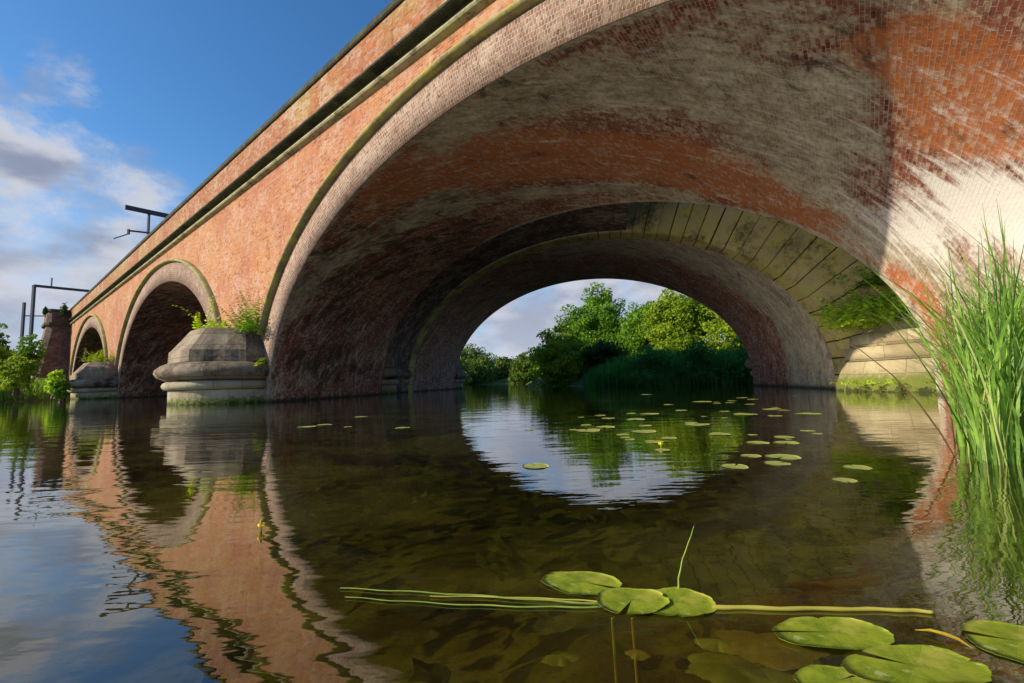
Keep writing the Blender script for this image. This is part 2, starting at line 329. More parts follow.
def arch_outline(A, b, zc, r, n=97, zb=-1.5):
    """curve at normal distance r outside the arch: list (s,z), from left foot to right foot"""
    th = np.linspace(math.pi, 0, n); s = A*np.cos(th); z = zc+b*np.sin(th)
    nx = np.cos(th)/A; nz = np.sin(th)/b; L = np.hypot(nx, nz); s = s+r*nx/L; z = z+r*nz/L
    s = np.concatenate([[s[0]], s, [s[-1]]]); z = np.concatenate([[zb], z, [zb]])
    return s, z
def wall_with_arches(name, cents, A, b, zc, r, s0, s1, ztop, t, o, mat, parent, zb=-1.5):
    """flat wall plane with the arch openings left out, as one mesh"""
    V = []; F = []; UVs = []
    def quadcol(sa, za, sb, zb_):
        i = len(V); nz = 6
        for k in range(nz+1):
            f = k/nz
            for s_, z0 in ((sa, za), (sb, zb_)):
                z_ = z0+(ztop-z0)*f; V.append(Wp(s_, t, z_, o)); UVs.append((s_, z_))
        for k in range(nz): F.append([i+2*k, i+2*k+1, i+2*k+3, i+2*k+2])
    cur = s0
    for c in sorted(cents):
        sa, za = arch_outline(A, b, zc, r); sa = sa+c
        n = max(1, int((sa[0]-cur)/1.2)); e = np.linspace(cur, sa[0], n+1)
        for k in range(n): quadcol(e[k], zb, e[k+1], zb)
        for k in range(1, len(sa)-2): quadcol(sa[k], za[k], sa[k+1], za[k+1])
        # jambs below springing
        cur = sa[-1]
    n = max(1, int((s1-cur)/1.2)); e = np.linspace(cur, s1, n+1)
    for k in range(n): quadcol(e[k], zb, e[k+1], zb)
    return mesh(name, V, F, mat, parent, uv=UVs)
def ring(name, c, A, b, zc, r0, r1, t, o, mat, parent, nr=2, zb=-1.5, back=.06):
    """face ring between offsets r0 and r1, standing o proud of the wall, with its own outer and inner edge faces"""
    s0, z0 = arch_outline(A, b, zc, r0, 161, zb); s1, z1 = arch_outline(A, b, zc, r1, 161, zb)
    arc = np.concatenate([[0], np.cumsum(np.hypot(np.diff(s0), np.diff(z0)))])
    rows = [(s0, z0, o-back, -.06), (s0, z0, o, 0), (s1, z1, o, r1-r0), (s1, z1, o-back, r1-r0+.06)]
    V = []; UVs = []
    for i in range(len(s0)):
        for (s, z, oo, vv) in rows: V.append(Wp(c+s[i], t, z[i], oo)); UVs.append((arc[i], vv))
    return mesh(name, V, grid_faces(len(s0), 4), mat, parent, uv=UVs)
def hood(name, c, A, b, zc, r0, r1, t, o0, o1, mat, parent, zmin=.9, sign=1):
    s0, z0 = arch_outline(A, b, zc, r0, 161); s1, z1 = arch_outline(A, b, zc, r1, 161)
    k = np.where(z0 > zmin)[0]; prof = []
    V = []
    for i in k:
        for j in range(9):
            ph = math.pi*j/8; f = .5-.5*math.cos(ph); oo = o0+(o1-o0)*math.sin(ph)**.7
            V.append(Wp(c+s0[i]+(s1[i]-s0[i])*f, t, z0[i]+(z1[i]-z0[i])*f, oo))
    return mesh(name, V, grid_faces(len(k), 9), mat, parent, smooth=True)
def gs(th, t, pts, wth, wt):
    """soft stain along a poly-line of (theta deg, t)"""
    best = np.full(th.shape, 9e9)
    pts = list(pts)
    if len(pts) == 1: pts = pts*2
    for (a0, b0), (a1, b1) in zip(pts, pts[1:]):
        da, db = (a1-a0)/wth, (b1-b0)/wt; L = da*da+db*db+1e-9
        f = np.clip((((th-a0)/wth)*da+((t-b0)/wt)*db)/L, 0, 1)
        d2 = ((th-a0)/wth-f*da)**2+((t-b0)/wt-f*db)**2; best = np.minimum(best, d2)
    return np.exp(-best)
def vault(name, c, A, b, zc, ta, tb, mat, parent, first=False, zb=-1.5, nt_=34, style='near'):
    th = np.linspace(math.pi, 0, 141); s = A*np.cos(th); z = zc+b*np.sin(th); thd = np.degrees(th)
    s = np.concatenate([[s[0]], s, [s[-1]]]); z = np.concatenate([[zb], z, [zb]]); thd = np.concatenate([[185], thd, [-5]])
    sp_ = s*float(u@w_perp)       # perpendicular cross coordinate
    arc = np.concatenate([[0], np.cumsum(np.hypot(np.diff(sp_), np.diff(z)))])
    tt = np.linspace(ta, tb, nt_)
    V = Wp(c+s[:, None], tt[None, :], z[:, None])
    T = tt[None, :]+s[:, None]*UV_; a = arc[:, None]+0*tt[None, :]
    ux = .487*a+.874*T; uy = .874*a-.487*T
    TH = thd[:, None]+0*tt[None, :]; TT = tt[None, :]-ta+0*TH
    at = np.zeros(TH.shape+(4,))
    if style == 'near' and first:
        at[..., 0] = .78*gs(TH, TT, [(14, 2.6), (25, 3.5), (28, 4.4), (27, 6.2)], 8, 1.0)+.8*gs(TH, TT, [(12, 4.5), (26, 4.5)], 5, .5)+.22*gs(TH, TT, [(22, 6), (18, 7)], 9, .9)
        at[..., 1] = 1.0*gs(TH, TT, [(112, .9), (100, 1.9), (89, 3.6), (69, 5.3), (50, 6.9), (38, 7.6)], 12, 1.0)+1.0*gs(TH, TT, [(46, 1.7), (40, 2.3), (35, 3.2)], 6, .7)+.7*gs(TH, TT, [(14, 8), (22, 7.6)], 10, .8)
        at[..., 2] = .8*gs(TH, TT, [(160, 3), (140, 2.0), (125, 4.5), (112, 6)], 16, 2.2)+.6*gs(TH, TT, [(83, .1), (90, .2)], 5, .5)+.45*gs(TH, TT, [(50, 2.0), (49, 1.0)], 4, .5)+.5*gs(TH, TT, [(172, 2), (172, 7)], 8, 3)  # dark mask: soot marks, plus shade painted on the left side
        at[..., 3] = .95*gs(TH, TT, [(96, .4), (84, 1.2), (70, 1.9), (57, 2.8)], 12, 1.0)+.6*gs(TH, TT, [(53, 3.2), (45, 4.6)], 9, .9)+.8*gs(TH, TT, [(112, 3.0), (104, 4.5), (85, 6.2), (60, 7.8)], 5, .45)+.7*gs(TH, TT, [(52, 4.6), (40, 6.4)], 7, .8)+.5*gs(TH, TT, [(175, 2.), (168, 5)], 8, 1.8)+.8*gs(TH, TT, [(150, .3), (135, 1.5), (122, 2.9), (110, 3.4)], 9, .8)+.9*gs(TH, TT, [(30, 7.4), (18, 6.5), (10, 5)], 6, .8)+.5*gs(TH, TT, [(45, .8), (60, .5)], 8, .8)
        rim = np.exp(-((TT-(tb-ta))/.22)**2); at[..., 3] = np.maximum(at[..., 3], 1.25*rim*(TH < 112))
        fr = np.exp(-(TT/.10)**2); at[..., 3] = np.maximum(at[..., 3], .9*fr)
    else:
        at[..., 2] = .55*(TH > 95)+.25; at[..., 3] = .35*gs(TH, TT, [(70, 1), (40, 4)], 14, 1.5)
        at[..., 1] = .5*gs(TH, TT, [(25, 6), (100, 5), (160, 4)], 20, 3)
        if style == 'far':
            at[..., 2] = .1; at[..., 3] = 1.5*gs(TH, TT, [(2, 2.), (40, 1.4), (75, .3)], 16, 1.9); at[..., 1] = .35  # pale band near the ring paints in the light from the gap
    return mesh(name, V, grid_faces(len(s), nt_), mat, parent, uv=np.stack([ux, uy], -1).reshape(-1, 2), attr=at.reshape(-1, 4), smooth=True)

def cutwater(parent, s, t, off, sign, R=2.36, tall=True, mats=('stone_pier', 'stone_drum'), seed=0):
    """stone pier end: mossy drum, small roll, bulging torus and a sloping cap, each tier a sub-part of the pier end"""
    ctr = Wp(s, t, 0., 0.)
    if tall:
        prof_drum = [(0, -1.6), (R, -1.6), (R, .50), (R-.3, .52)]
        prof_roll = [(R-.3, .50), (R+.10, .52), (R+.19, .60), (R+.21, .68), (R+.16, .78), (R+.05, .83), (R-.3, .84)]
        prof_torus = [(R-.3, .84), (R+.12, .86), (R+.36, .98), (R+.45, 1.12), (R+.42, 1.25), (R+.25, 1.40), (R+.08, 1.48), (R-.3, 1.50)]
        prof_cap = [(R-.3, 1.48), (R+.04, 1.50), (R+.02, 1.92), (R-.06, 1.99), (R-.62, 2.74), (R-.72, 2.78), (0, 2.80)]
    else:
        prof_drum = [(0, -1.6), (R+.30, -1.6), (R+.28, .15), (R+.02, .86), (R-.3, .87)]
        prof_roll = [(R-.3, .87), (R-.02, .88), (R-.02, 1.27), (R-.3, 1.28)]
        prof_torus = [(R-.4, 1.28), (R-.16, 1.29), (R-.18, 1.66), (R-.5, 1.67)]
        prof_cap = [(R-.5, 1.66), (R-.36, 1.67), (R-.42, 2.0), (R-1.0, 2.55), (0, 2.6)]
    first = None
    base = bpy.data.objects.new('cutwater', None)
    for nm, pr, mt in (('drum', prof_drum, mats[1]), ('roll_moulding', prof_roll, mats[1]), ('torus_moulding', prof_torus, mats[0]), ('cap', prof_cap, mats[0])):
        na = 65; a = np.linspace(0, 2*math.pi, na); V = []; UVc = []
        pr2 = [pr[0]]
        for q0, q1 in zip(pr, pr[1:]):
            k = 3 if math.hypot(q1[0]-q0[0], q1[1]-q0[1]) > .4 else 1
            for j in range(1, k+1): pr2.append((q0[0]+(q1[0]-q0[0])*j/k, q0[1]+(q1[1]-q0[1])*j/k))
        for ai in a:
            oc = math.cos(math.pi/8)/math.cos(((ai+.2) % (math.pi/4))-math.pi/8)   # octagon
            k = .9 if nm == 'cap' else .12
            f = 1+(oc-1)*k+.006*math.sin(ai*5+seed)+.004*math.sin(ai*17+seed*2)
            for (r, z) in pr2:
                dx_, dy_ = math.cos(ai)*r*f, math.sin(ai)*r*f; o_ = (dx_*nrm[0]+dy_*nrm[1])*sign
                if o_ < -.02: dx_ -= nrm[0]*(o_+.02)*sign; dy_ -= nrm[1]*(o_+.02)*sign
                UVc.append((ai*R, z-.12*r if nm == 'cap' else z-.5))
                V.append((ctr[0]+dx_, ctr[1]+dy_, z+.012*math.sin(3*ai+seed+z)))
        o = mesh(nm if first else 'cutwater', V, grid_faces(na, len(pr2)), M[mt], parent if first is None else first, uv=UVc)
        for p_ in o.data.polygons: p_.use_smooth = nm in ('torus_moulding', 'roll_moulding')
        if first is None: first = o
    return first

# ------------------------------------------------------------ the near bridge (brick)
A1, B1, Z1 = 10.894, 6.468, .396
SL, SR = -72.2, 30.
near = empty('railway_bridge', tuple(Wp(-13.72, 0, 0)), 'red brick railway bridge whose mossy string course and sunlit arches face the river', 'bridge', 'parallel railway bridges over the river')
cents = [0, -PER, -2*PER]
front = wall_with_arches('spandrel_wall', cents, A1, B1, Z1, 1.05, SL, SR, 8.95, 0, 0, M['brick_face'], near)
wall_with_arches('rear_wall', cents, A1, B1, Z1, .0, SL, SR, 8.95, T2, 0, M['brick_dark'], near)
for i, c in enumerate(cents):
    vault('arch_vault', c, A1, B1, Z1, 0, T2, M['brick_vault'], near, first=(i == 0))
    ring('arch_ring', c, A1, B1, Z1, 0., 1.07, 0, .03, M['brick_ring'], near, back=.03)
    hood('hood_moulding', c, A1, B1, Z1, 1.075, 1.27, 0, -.005, .24, M['stone_hood'], near, zmin=2.4)
# courses along the top, projecting from the face
prism_s('string_course', SL-.1, SR, [(-.05, 8.66), (.08, 8.68), (.16, 8.71), (.19, 8.75), (.19, 8.79), (.16, 8.84), (.04, 8.95), (-.05, 8.95)], 0, M['stone_roll'], near, seg=1.3)
prism_s('cornice', SL-.15, SR, [(-.3, 9.10), (.24, 9.10), (.29, 9.13), (.29, 9.19), (.10, 9.28), (-.3, 9.28)], 0, M['stone_dark_shade'], near, seg=1.3)
prism_s('frieze', SL, SR, [(-.3, 8.95), (.02, 8.95), (.02, 9.10), (-.3, 9.10)], 0, M['stone_dark_shade'], near, seg=1.3)
prism_s('parapet', SL, SR, [(-.40, 9.283), (.08, 9.283), (.08, 10.46), (-.40, 10.46)], 0, M['brick_parapet'], near, seg=1.3)
prism_s('coping', SL-.12, SR, [(-.46, 10.463), (.13, 10.463), (.16, 10.50), (.16, 10.66), (.08, 10.72), (-.40, 10.72), (-.46, 10.68)], 0, M['stone_dark_shade'], near, seg=1.3)
prism_s('rear_parapet', SL, SR, [(.05, 8.97), (.45, 8.97), (.45, 10.7), (.05, 10.7)], T2, M['brick_dark'], near, seg=1.3)
# deck between the faces (closed box)
def deck(name, ta, tb, z0, z1, s0, s1, mat, parent):
    V = [Wp(s, t, z) for z in (z0, z1) for s, t in ((s0, ta), (s1, ta), (s1, tb), (s0, tb))]
    return mesh(name, V, [[0, 3, 2, 1], [4, 5, 6, 7], [0, 1, 5, 4], [1, 2, 6, 5], [2, 3, 7, 6], [3, 0, 4, 7]], mat, parent)
deck('deck', .42, T2-.03, 8.955, 9.30, SL+.05, SR-.05, M['brick_dark'], near)
for s_ in (-PER/2, -1.5*PER, PER/2):
    cutwater(near, s_, 0, 0, 1, seed=s_)
    cutwater(near, s_, T2, 0, -1, seed=s_+1)
# projecting abutment turret at the far end of the bridge
def abutment(parent):
    lv = [(-1.5, 3.35, -1.6), (.6, 3.2, -1.5), (8.6, 2.0, -.4), (8.9, 2.0, -.4)]
    V = []; UVs = []
    for (z, d, e) in lv:
        pl = [(-70.2, .0), (-70.2, d-.5), (-70.7, d), (-74.2, d), (-76+e, d-.6), (-76+e, 0)]
        k = 0
        for (s, o) in pl: V.append(Wp(s, 0, z, o)); UVs.append((k, z)); k += 2.3
    n = 6; F = []
    for r in range(len(lv)-1):
        for j in range(n-1): F.append([r*n+j, r*n+j+1, (r+1)*n+j+1, (r+1)*n+j])
    F.append([len(V)-n+j for j in range(n)])
    ab = mesh('abutment', V, F, M['brick_dark'], parent, uv=UVs)
    for nm, z0, z1, g, mt in (('abutment_string', 8.55, 8.85, .28, 'stone_dark'), ('abutment_parapet', 8.853, 10.2, .08, 'brick_dark'), ('abutment_coping', 10.203, 10.5, .2, 'stone_dark')):
        V = []; UVs = []
        for z in (z0, z1):
            k = 0
            for (s, o) in [(-70.2+g, -.3), (-70.2+g, 1.6+g), (-70.7+g, 2.0+g), (-74.2, 2.0+g), (-76.4-g, 1.4+g), (-76.4-g, -.3)]: V.append(Wp(s, 0, z, o)); UVs.append((k, z)); k += 2.
        F = [[j, (j+1) % 6, 6+(j+1) % 6, 6+j] for j in range(6)]+[[5, 4, 3, 2, 1, 0], [6, 7, 8, 9, 10, 11]]
        mesh(nm.replace('abutment_', ''), V, F, M[mt], ab, uv=UVs)
abutment(near)

# ------------------------------------------------------------ the far bridge (stone-faced arches)
A2, B2, Z2, DX = 11.51, 6.85, .481, -.303
far = empty('railway_bridge', tuple(Wp(-13.72, T3, 0)), 'older railway bridge behind, its arch edged with big mossy yellow stone blocks', 'bridge', 'parallel railway bridges over the river')
cents2 = [DX, DX-PER, DX-2*PER]
def vous_ring(c, t, sgn, parent, full=True):
    """large stone blocks round the arch with open joints between"""
    n = 52; V = []; F = []
    th = np.linspace(math.pi, 0, n*6+1); s = A2*np.cos(th); z = Z2+B2*np.sin(th); arc = np.concatenate([[0], np.cumsum(np.hypot(np.diff(s), np.diff(z)))])
    L = arc[-1]; 
    def at(a, r):
        k = np.interp(a, arc, th); nx = math.cos(k)/A2; nz = math.sin(k)/B2; q = math.hypot(nx, nz)
        return A2*math.cos(k)+r*nx/q, Z2+B2*math.sin(k)+r*nz/q
    for i in range(n):
        a0 = L*i/n+random.uniform(.012, .03); a1 = L*(i+1)/n-random.uniform(.012, .03); b0 = len(V); pr = .05+random.uniform(-.03, .03)
        ttop = 2.25
        for tt_, ch in ((-.75*sgn, 0), (pr*sgn-.0, 0)):
            pass
        # section: soffit at back, soffit front arris (chamfered), top front, top back
        sec = [(.0, -.72), (.0, -.03), (.04, pr), (ttop, pr), (ttop, -.2)]
        for a in (a0, (a0+a1)/2, a1):
            for (r, d) in sec:
                ss_, zz_ = at(a, r); V.append(Wp(c+ss_, t-(d/.8737 if d < 0 else 0), zz_, max(0, d)))
        m_ = len(sec)
        for k in range(2):
            for j in range(m_-1): F.append([b0+k*m_+j, b0+k*m_+j+1, b0+(k+1)*m_+j+1, b0+(k+1)*m_+j])
        F.append([b0+j for j in range(m_)]); F.append([b0+2*m_+j for j in range(m_)][::-1])
    # foot stones
    for sg in (-1, 1):
        for (za, zb_) in ((-1.5, -.5), (-.49, .46)):
            b0 = len(V)
            for (x_, d) in ((0, -.72), (0, .05), (1.45, .05), (1.45, -.2)):
                for z_ in (za, zb_): V.append(Wp(c+sg*(A2+x_), t-(d/.8737 if d < 0 else 0), z_, max(0, d)))
            for j in range(3): F.append([b0+2*j, b0+2*j+1, b0+2*j+3, b0+2*j+2])
            F.append([b0+1, b0+3, b0+5, b0+7])
    return mesh('arch_ring', V, F, M['stone_vous'], parent)
SLf, SRf = -72.2, 30.
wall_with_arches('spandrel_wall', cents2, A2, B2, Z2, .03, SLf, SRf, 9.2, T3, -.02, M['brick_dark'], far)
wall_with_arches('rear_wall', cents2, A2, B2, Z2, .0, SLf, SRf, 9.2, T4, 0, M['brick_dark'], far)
dt = .72/abs(float(nrm@v)) 
for c in cents2:
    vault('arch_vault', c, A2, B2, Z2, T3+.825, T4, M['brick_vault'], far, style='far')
    vous_ring(c, T3, 1, far)
    ring('ring_backing', c, A2, B2, Z2, .05, 2.2, T3, -.012, M['stone_dark'], far, back=.02)
prism_s('parapet', SLf, SRf, [(-.45, 9.2), (.0, 9.2), (.0, 10.5), (-.45, 10.5)], T3, M['brick_dark'], far, seg=1.3)
prism_s('cornice', SLf, SRf, [(-.1, 8.9), (.22, 8.95), (.22, 9.15), (-.1, 9.197)], T3, M['stone_vous'], far, seg=1.3)
prism_s('coping', SLf, SRf, [(-.5, 10.503), (.1, 10.503), (.1, 10.7), (-.5, 10.7)], T3, M['stone_dark'], far, seg=1.3)
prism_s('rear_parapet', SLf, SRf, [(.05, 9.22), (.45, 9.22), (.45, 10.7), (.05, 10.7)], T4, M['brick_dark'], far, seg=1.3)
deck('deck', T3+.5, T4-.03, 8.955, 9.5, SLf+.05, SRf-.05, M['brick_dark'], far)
for s_ in (-PER/2+DX, -1.5*PER+DX, PER/2+DX):
    right = s_ > 0
    cutwater(far, s_, T3, 0, 1, R=2.25, tall=not right, mats=('stone_ledge', 'stone_ledge') if right else ('stone_pier', 'stone_drum'), seed=s_)
    cutwater(far, s_, T4, 0, -1, R=2.15, seed=s_+2)
# link arch that closes the gap between the two bridges on the left of the crown
def link():
    lk = empty('link_arch', tuple(Wp(-A2, T2+2, 0)), 'dark sooty arch filling the gap between the two bridges left of the crown', 'arch')
    AA, BB = A2+.05, B2+.05; s_end = 3.85
    th = np.linspace(math.pi, math.acos((s_end-DX)/AA), 80); s = DX+AA*np.cos(th); z = Z2+BB*np.sin(th)
    s = np.concatenate([[s[0]], s]); z = np.concatenate([[-1.5], z]); arc = np.concatenate([[0], np.cumsum(np.hypot(np.diff(s), np.diff(z)))])
    ta, tb = T2+.02, T3-.16
    tt_ = np.linspace(ta, tb, 4)
    V = Wp(s[:, None], tt_[None, :], z[:, None]); uvx = np.stack(np.broadcast_arrays(arc[:, None], tt_[None, :]), -1).reshape(-1, 2)
    mesh('vault', V, grid_faces(len(s), 4), M['brick_link'], lk, uv=uvx, smooth=True)
    V = []; 
    for k in range(len(s)): V += [Wp(s[k], ta, z[k]), Wp(s[k], ta, 9.4), Wp(s[k], tb, z[k]), Wp(s[k], tb, 9.4)]
    F = [[0, 1, 3, 2]]; V = V[-4:]
    mesh('end_wall', V, F, M['brick_link'], lk, uv=[(q[0], q[2]) for q in V])
link()

# ------------------------------------------------------------ terrain and river bed
RIV = [(6.2, -40), (3.9, -6), (3.55, -1), (3.6, 1.2), (4.4, 3.4), (6.5, 3.1), (8.0, 1.9), (9.7, 10.3), (11.2, 12.5), (10.9, 14.4), (12.8, 24), (14.9, 28), (10.5, 31), (6.6, 33), (4.6, 42), (1.6, 50), (2.2, 75), (9., 98), (-10, 103), (-40, 108), (-75, 112), (-70, 88), (-48, 62), (-47, 52), (-40, 45), (-37.2, 38), (-34.8, 34), (-33.6, 31.8), (-35, 30.), (-46, 26), (-70, 12), (-120, -40)]
RIVa = np.array(RIV, float)
def sdist(x, y):
    """signed distance to the river outline, positive on land"""
    P = np.stack([x, y], -1); d = np.full(x.shape, 1e9); ins = np.zeros(x.shape, bool)
    for i in range(len(RIVa)):
        a = RIVa[i]; b_ = RIVa[(i+1) % len(RIVa)]; e = b_-a; q = P-a
        f = np.clip((q@e)/(e@e), 0, 1); d = np.minimum(d, np.linalg.norm(q-f[..., None]*e, axis=-1))
        c1 = (a[1] > y) != (b_[1] > y)
        with np.errstate(divide='ignore', invalid='ignore'): xi = a[0]+(y-a[1])*(b_[0]-a[0])/(b_[1]-a[1])
        ins ^= c1 & (x < xi)
    return np.where(ins, -d, d)
def ax(lo, hi, c, fine, n):
    tt_ = np.linspace(-1, 1, n); k = 6.; sh = np.sinh(k*tt_)/math.sinh(k)
    return np.where(sh < 0, c+(c-lo)*sh, c+(hi-c)*sh)
gx = ax(-1500, 1500, 1.0, .2, 260); gy = ax(-400, 2500, 2.5, .2, 300)
X, Y = np.meshgrid(gx, gy, indexing='ij'); D = sdist(X, Y)
bump_ = .12*np.sin(X*.9+Y*.5)+.1*np.sin(Y*1.3-X*.3)
near_f = np.exp(-((X-1)**2+(Y-2)**2)/14.)
Zg = np.where(D < 0, np.maximum(D*.28, -1.1)+bump_*.25*np.clip(-D, 0, 1), np.minimum(.10+D*.42, 1.15)+bump_*np.clip(D, 0, 1)*.7)
Zg = np.where(D < 0, Zg*(1-.45*near_f)-.05, Zg)
# shelf of the bed rising towards the right bank beside the camera
shelf = np.clip((X-.35)/1.6, 0, 1)*np.exp(-((Y-.7)/1.0)**2); Zg = np.where(D < 0, np.maximum(Zg, Zg*(1-shelf)-.17*shelf), Zg)
m, t, b, out = newmat('ground'); geo = t.nodes.new('ShaderNodeNewGeometry'); P = geo.outputs['Position']; sz = t.nodes.new('ShaderNodeSeparateXYZ'); t.links.new(P, sz.inputs[0])
n_a = noise(t, P, 1.7, 6., .65); n_b = noise(t, P, 14., 6., .7)
land = mixc(t, n_a, (.035, .065, .012), (.09, .13, .025)); land = mixc(t, mrange(t, n_b, .5, .7, 0, .4), land, (.10, .08, .04))
bed = mixc(t, mrange(t, n_a, .40, .60), (.10, .075, .018), (.30, .25, .05)); bed = mixc(t, mrange(t, n_b, .45, .65, 0, .7), bed, (.09, .055, .02))
colg = mixc(t, mrange(t, sz.outputs['Z'], -.02, .12), bed, land); t.links.new(colg, b.inputs['Base Color'])
g = mesh('terrain', np.stack([X, Y, Zg], -1).reshape(-1, 3), grid_faces(len(gx), len(gy)), m, smooth=True); g['kind'] = 'structure'

# ------------------------------------------------------------ water
m = bpy.data.materials.new('water'); m.use_nodes = True; t = m.node_tree; t.nodes.clear(); out = t.nodes.new('ShaderNodeOutputMaterial')
geo = t.nodes.new('ShaderNodeNewGeometry'); P = geo.outputs['Position']
w1 = noise(t, P, 1.0, 3., .5, sc=(1.0, 3.4, 1), dist=.2)
w2 = noise(t, P, 1.0, 4., .55, sc=(.35, 1.1, 1), loc=(4, 4, 0))
w3 = noise(t, P, 1.0, 3., .5, sc=(5., 11., 1), loc=(1, 2, 0))
calm = noise(t, P, .12, 3., .5, sc=(1, 1, 1), loc=(7, 1, 0))
hh = mth(t, 'ADD', mth(t, 'MULTIPLY', w1, .0052), mth(t, 'ADD', mth(t, 'MULTIPLY', w2, .0045), mth(t, 'MULTIPLY', w3, .0009)))
hh = mth(t, 'MULTIPLY', hh, mrange(t, calm, .35, .65, .7, 1.2))
bu = t.nodes.new('ShaderNodeBump'); bu.inputs['Strength'].default_value = 1.; bu.inputs['Distance'].default_value = 1.; t.links.new(hh, bu.inputs['Height'])
gl = t.nodes.new('ShaderNodeBsdfGlossy'); gl.inputs['Roughness'].default_value = .0; gl.inputs['Color'].default_value = (1, 1, 1, 1); t.links.new(bu.outputs[0], gl.inputs['Normal'])
tr = t.nodes.new('ShaderNodeBsdfTransparent'); tr.inputs[0].default_value = (.44, .45, .20, 1)
df = t.nodes.new('ShaderNodeBsdfDiffuse'); t.links.new(mixc(t, mrange(t, noise(t, P, .9, 5., .6, sc=(.8, 1.2, 1), loc=(3, 9, 1), dist=.6), .40, .62), (.012, .013, .004), (.12, .11, .014)), df.inputs[0])
mx0 = t.nodes.new('ShaderNodeMixShader'); mx0.inputs[0].default_value = .22; t.links.new(tr.outputs[0], mx0.inputs[1]); t.links.new(df.outputs[0], mx0.inputs[2])
dv = t.nodes.new('ShaderNodeVectorMath'); dv.operation = 'DOT_PRODUCT'; t.links.new(bu.outputs[0], dv.inputs[0]); t.links.new(geo.outputs['Incoming'], dv.inputs[1])
ca_ = mth(t, 'SUBTRACT', 1., mth(t, 'ABSOLUTE', dv.outputs['Value']), clamp=True)
frn = mth(t, 'ADD', .10, mth(t, 'MULTIPLY', .90, mth(t, 'POWER', ca_, 4.2)), clamp=True)
mx = t.nodes.new('ShaderNodeMixShader'); t.links.new(frn, mx.inputs[0]); t.links.new(mx0.outputs[0], mx.inputs[1]); t.links.new(gl.outputs[0], mx.inputs[2]); t.links.new(mx.outputs[0], out.inputs[0])
w = mesh('water', [(-400, -200, 0), (400, -200, 0), (400, 400, 0), (-400, 400, 0)], [[0, 1, 2, 3]], m); w['kind'] = 'structure'

# ------------------------------------------------------------ foliage tools
def leaf_cards(cent, rad, n, size, out_bias=.6, seed=0, flat=1.):
    """n leaf quads in the shell and volume of an ellipsoid"""
    r = np.random.default_rng(seed)
    d = r.normal(size=(n, 3)); d /= np.linalg.norm(d, axis=1)[:, None]
    rr = r.uniform(0, 1, n)**(1/3)*(1-out_bias)+out_bias*r.uniform(.75, 1.05, n)
    c = np.array(cent)+d*rr[:, None]*np.array(rad)
    nn = d*.7+r.normal(size=(n, 3))*.6; nn[:, 2] += .35; nn /= np.linalg.norm(nn, axis=1)[:, None]
    a = np.cross(nn, r.normal(size=(n, 3))); a /= np.linalg.norm(a, axis=1)[:, None]; bb = np.cross(nn, a)
    s = size*r.uniform(.6, 1.3, n)[:, None]
    return np.stack([c-a*s*.5, c+bb*s*.32, c+a*s*.5, c-bb*s*.32], 1).reshape(-1, 3)
def tubes(paths, sides=6):
    """list of (points, radii) -> verts, faces"""
    V = []; F = []
    for pts, rads in paths:
        pts = [Vector(p) for p in pts]; b0 = len(V)
        for i, (p, r) in enumerate(zip(pts, rads)):
            d = (pts[min(i+1, len(pts)-1)]-pts[max(i-1, 0)]).normalized(); q = d.to_track_quat('Z', 'Y')
            for k in range(sides): V.append(tuple(p+q @ Vector((math.cos(2*math.pi*k/sides)*r, math.sin(2*math.pi*k/sides)*r, 0))))
        for i in range(len(pts)-1):
            for k in range(sides): F.append([b0+i*sides+k, b0+i*sides+(k+1) % sides, b0+(i+1)*sides+(k+1) % sides, b0+(i+1)*sides+k])
        F.append([b0+(len(pts)-1)*sides+k for k in range(sides)])
    return V, F
def tree(name, base, lobes, mat, label, cat='tree', group=None, leaf=.22, dens=1.0, trunk=.16, seed=0, nmax=60):
    """lobes: (dx,dy,z,rx,ry,rz) relative to the base"""
    e = empty(name, base, label, cat, group); b0 = np.array(base, float)
    r = np.random.default_rng(seed+100)
    V = []
    for i, (dx, dy, z, rx, ry, rz) in enumerate(lobes):
        area = (rx*ry+ry*rz+rx*rz)
        nsub = int(min(nmax, 16+area*2.2))
        for k in range(nsub):       # sub-clumps give an uneven outline
            d = r.normal(size=3); d /= np.linalg.norm(d); f = r.uniform(.45, 1.02)
            c = b0+np.array([dx, dy, z])+d*f*np.array([rx, ry, rz]); q = r.uniform(.16, .34)*(rx+ry+rz)/3
            V.append(leaf_cards(c, (q*1.2, q*1.2, q*.8), int(dens*min(420, max(16, 26*q*q/(leaf*leaf)*.55))), leaf, .5, seed=seed*1000+i*97+k))
    V = np.concatenate(V); n = len(V)//4
    mesh('crown', V, np.arange(4*n).reshape(n, 4), mat, e)
    top = max(l[2] for l in lobes); paths = [([tuple(b0+np.array([0, 0, -.3])), tuple(b0+np.array([.1, 0, top*.4])), tuple(b0+np.array([0, .1, top*.9]))], [trunk, trunk*.8, trunk*.3])]
    for (dx, dy, z, rx, ry, rz) in lobes:
        paths.append(([tuple(b0+np.array([0, 0, max(.2, z*.35)])), tuple(b0+np.array([dx*.6, dy*.6, z*.75])), tuple(b0+np.array([dx, dy, z+rz*.3]))], [trunk*.5, trunk*.35, trunk*.12]))
    tv, tf = tubes(paths); mesh('trunk', tv, tf, M['bark'], e)
    return e
def px2w(px, py, dist):
    """point seen at pixel px,py at ground distance dist"""
    d = ray(px, py); k = dist/math.hypot(d.x, d.y); return Vector((d.x*k, d.y*k, H+d.z*k))
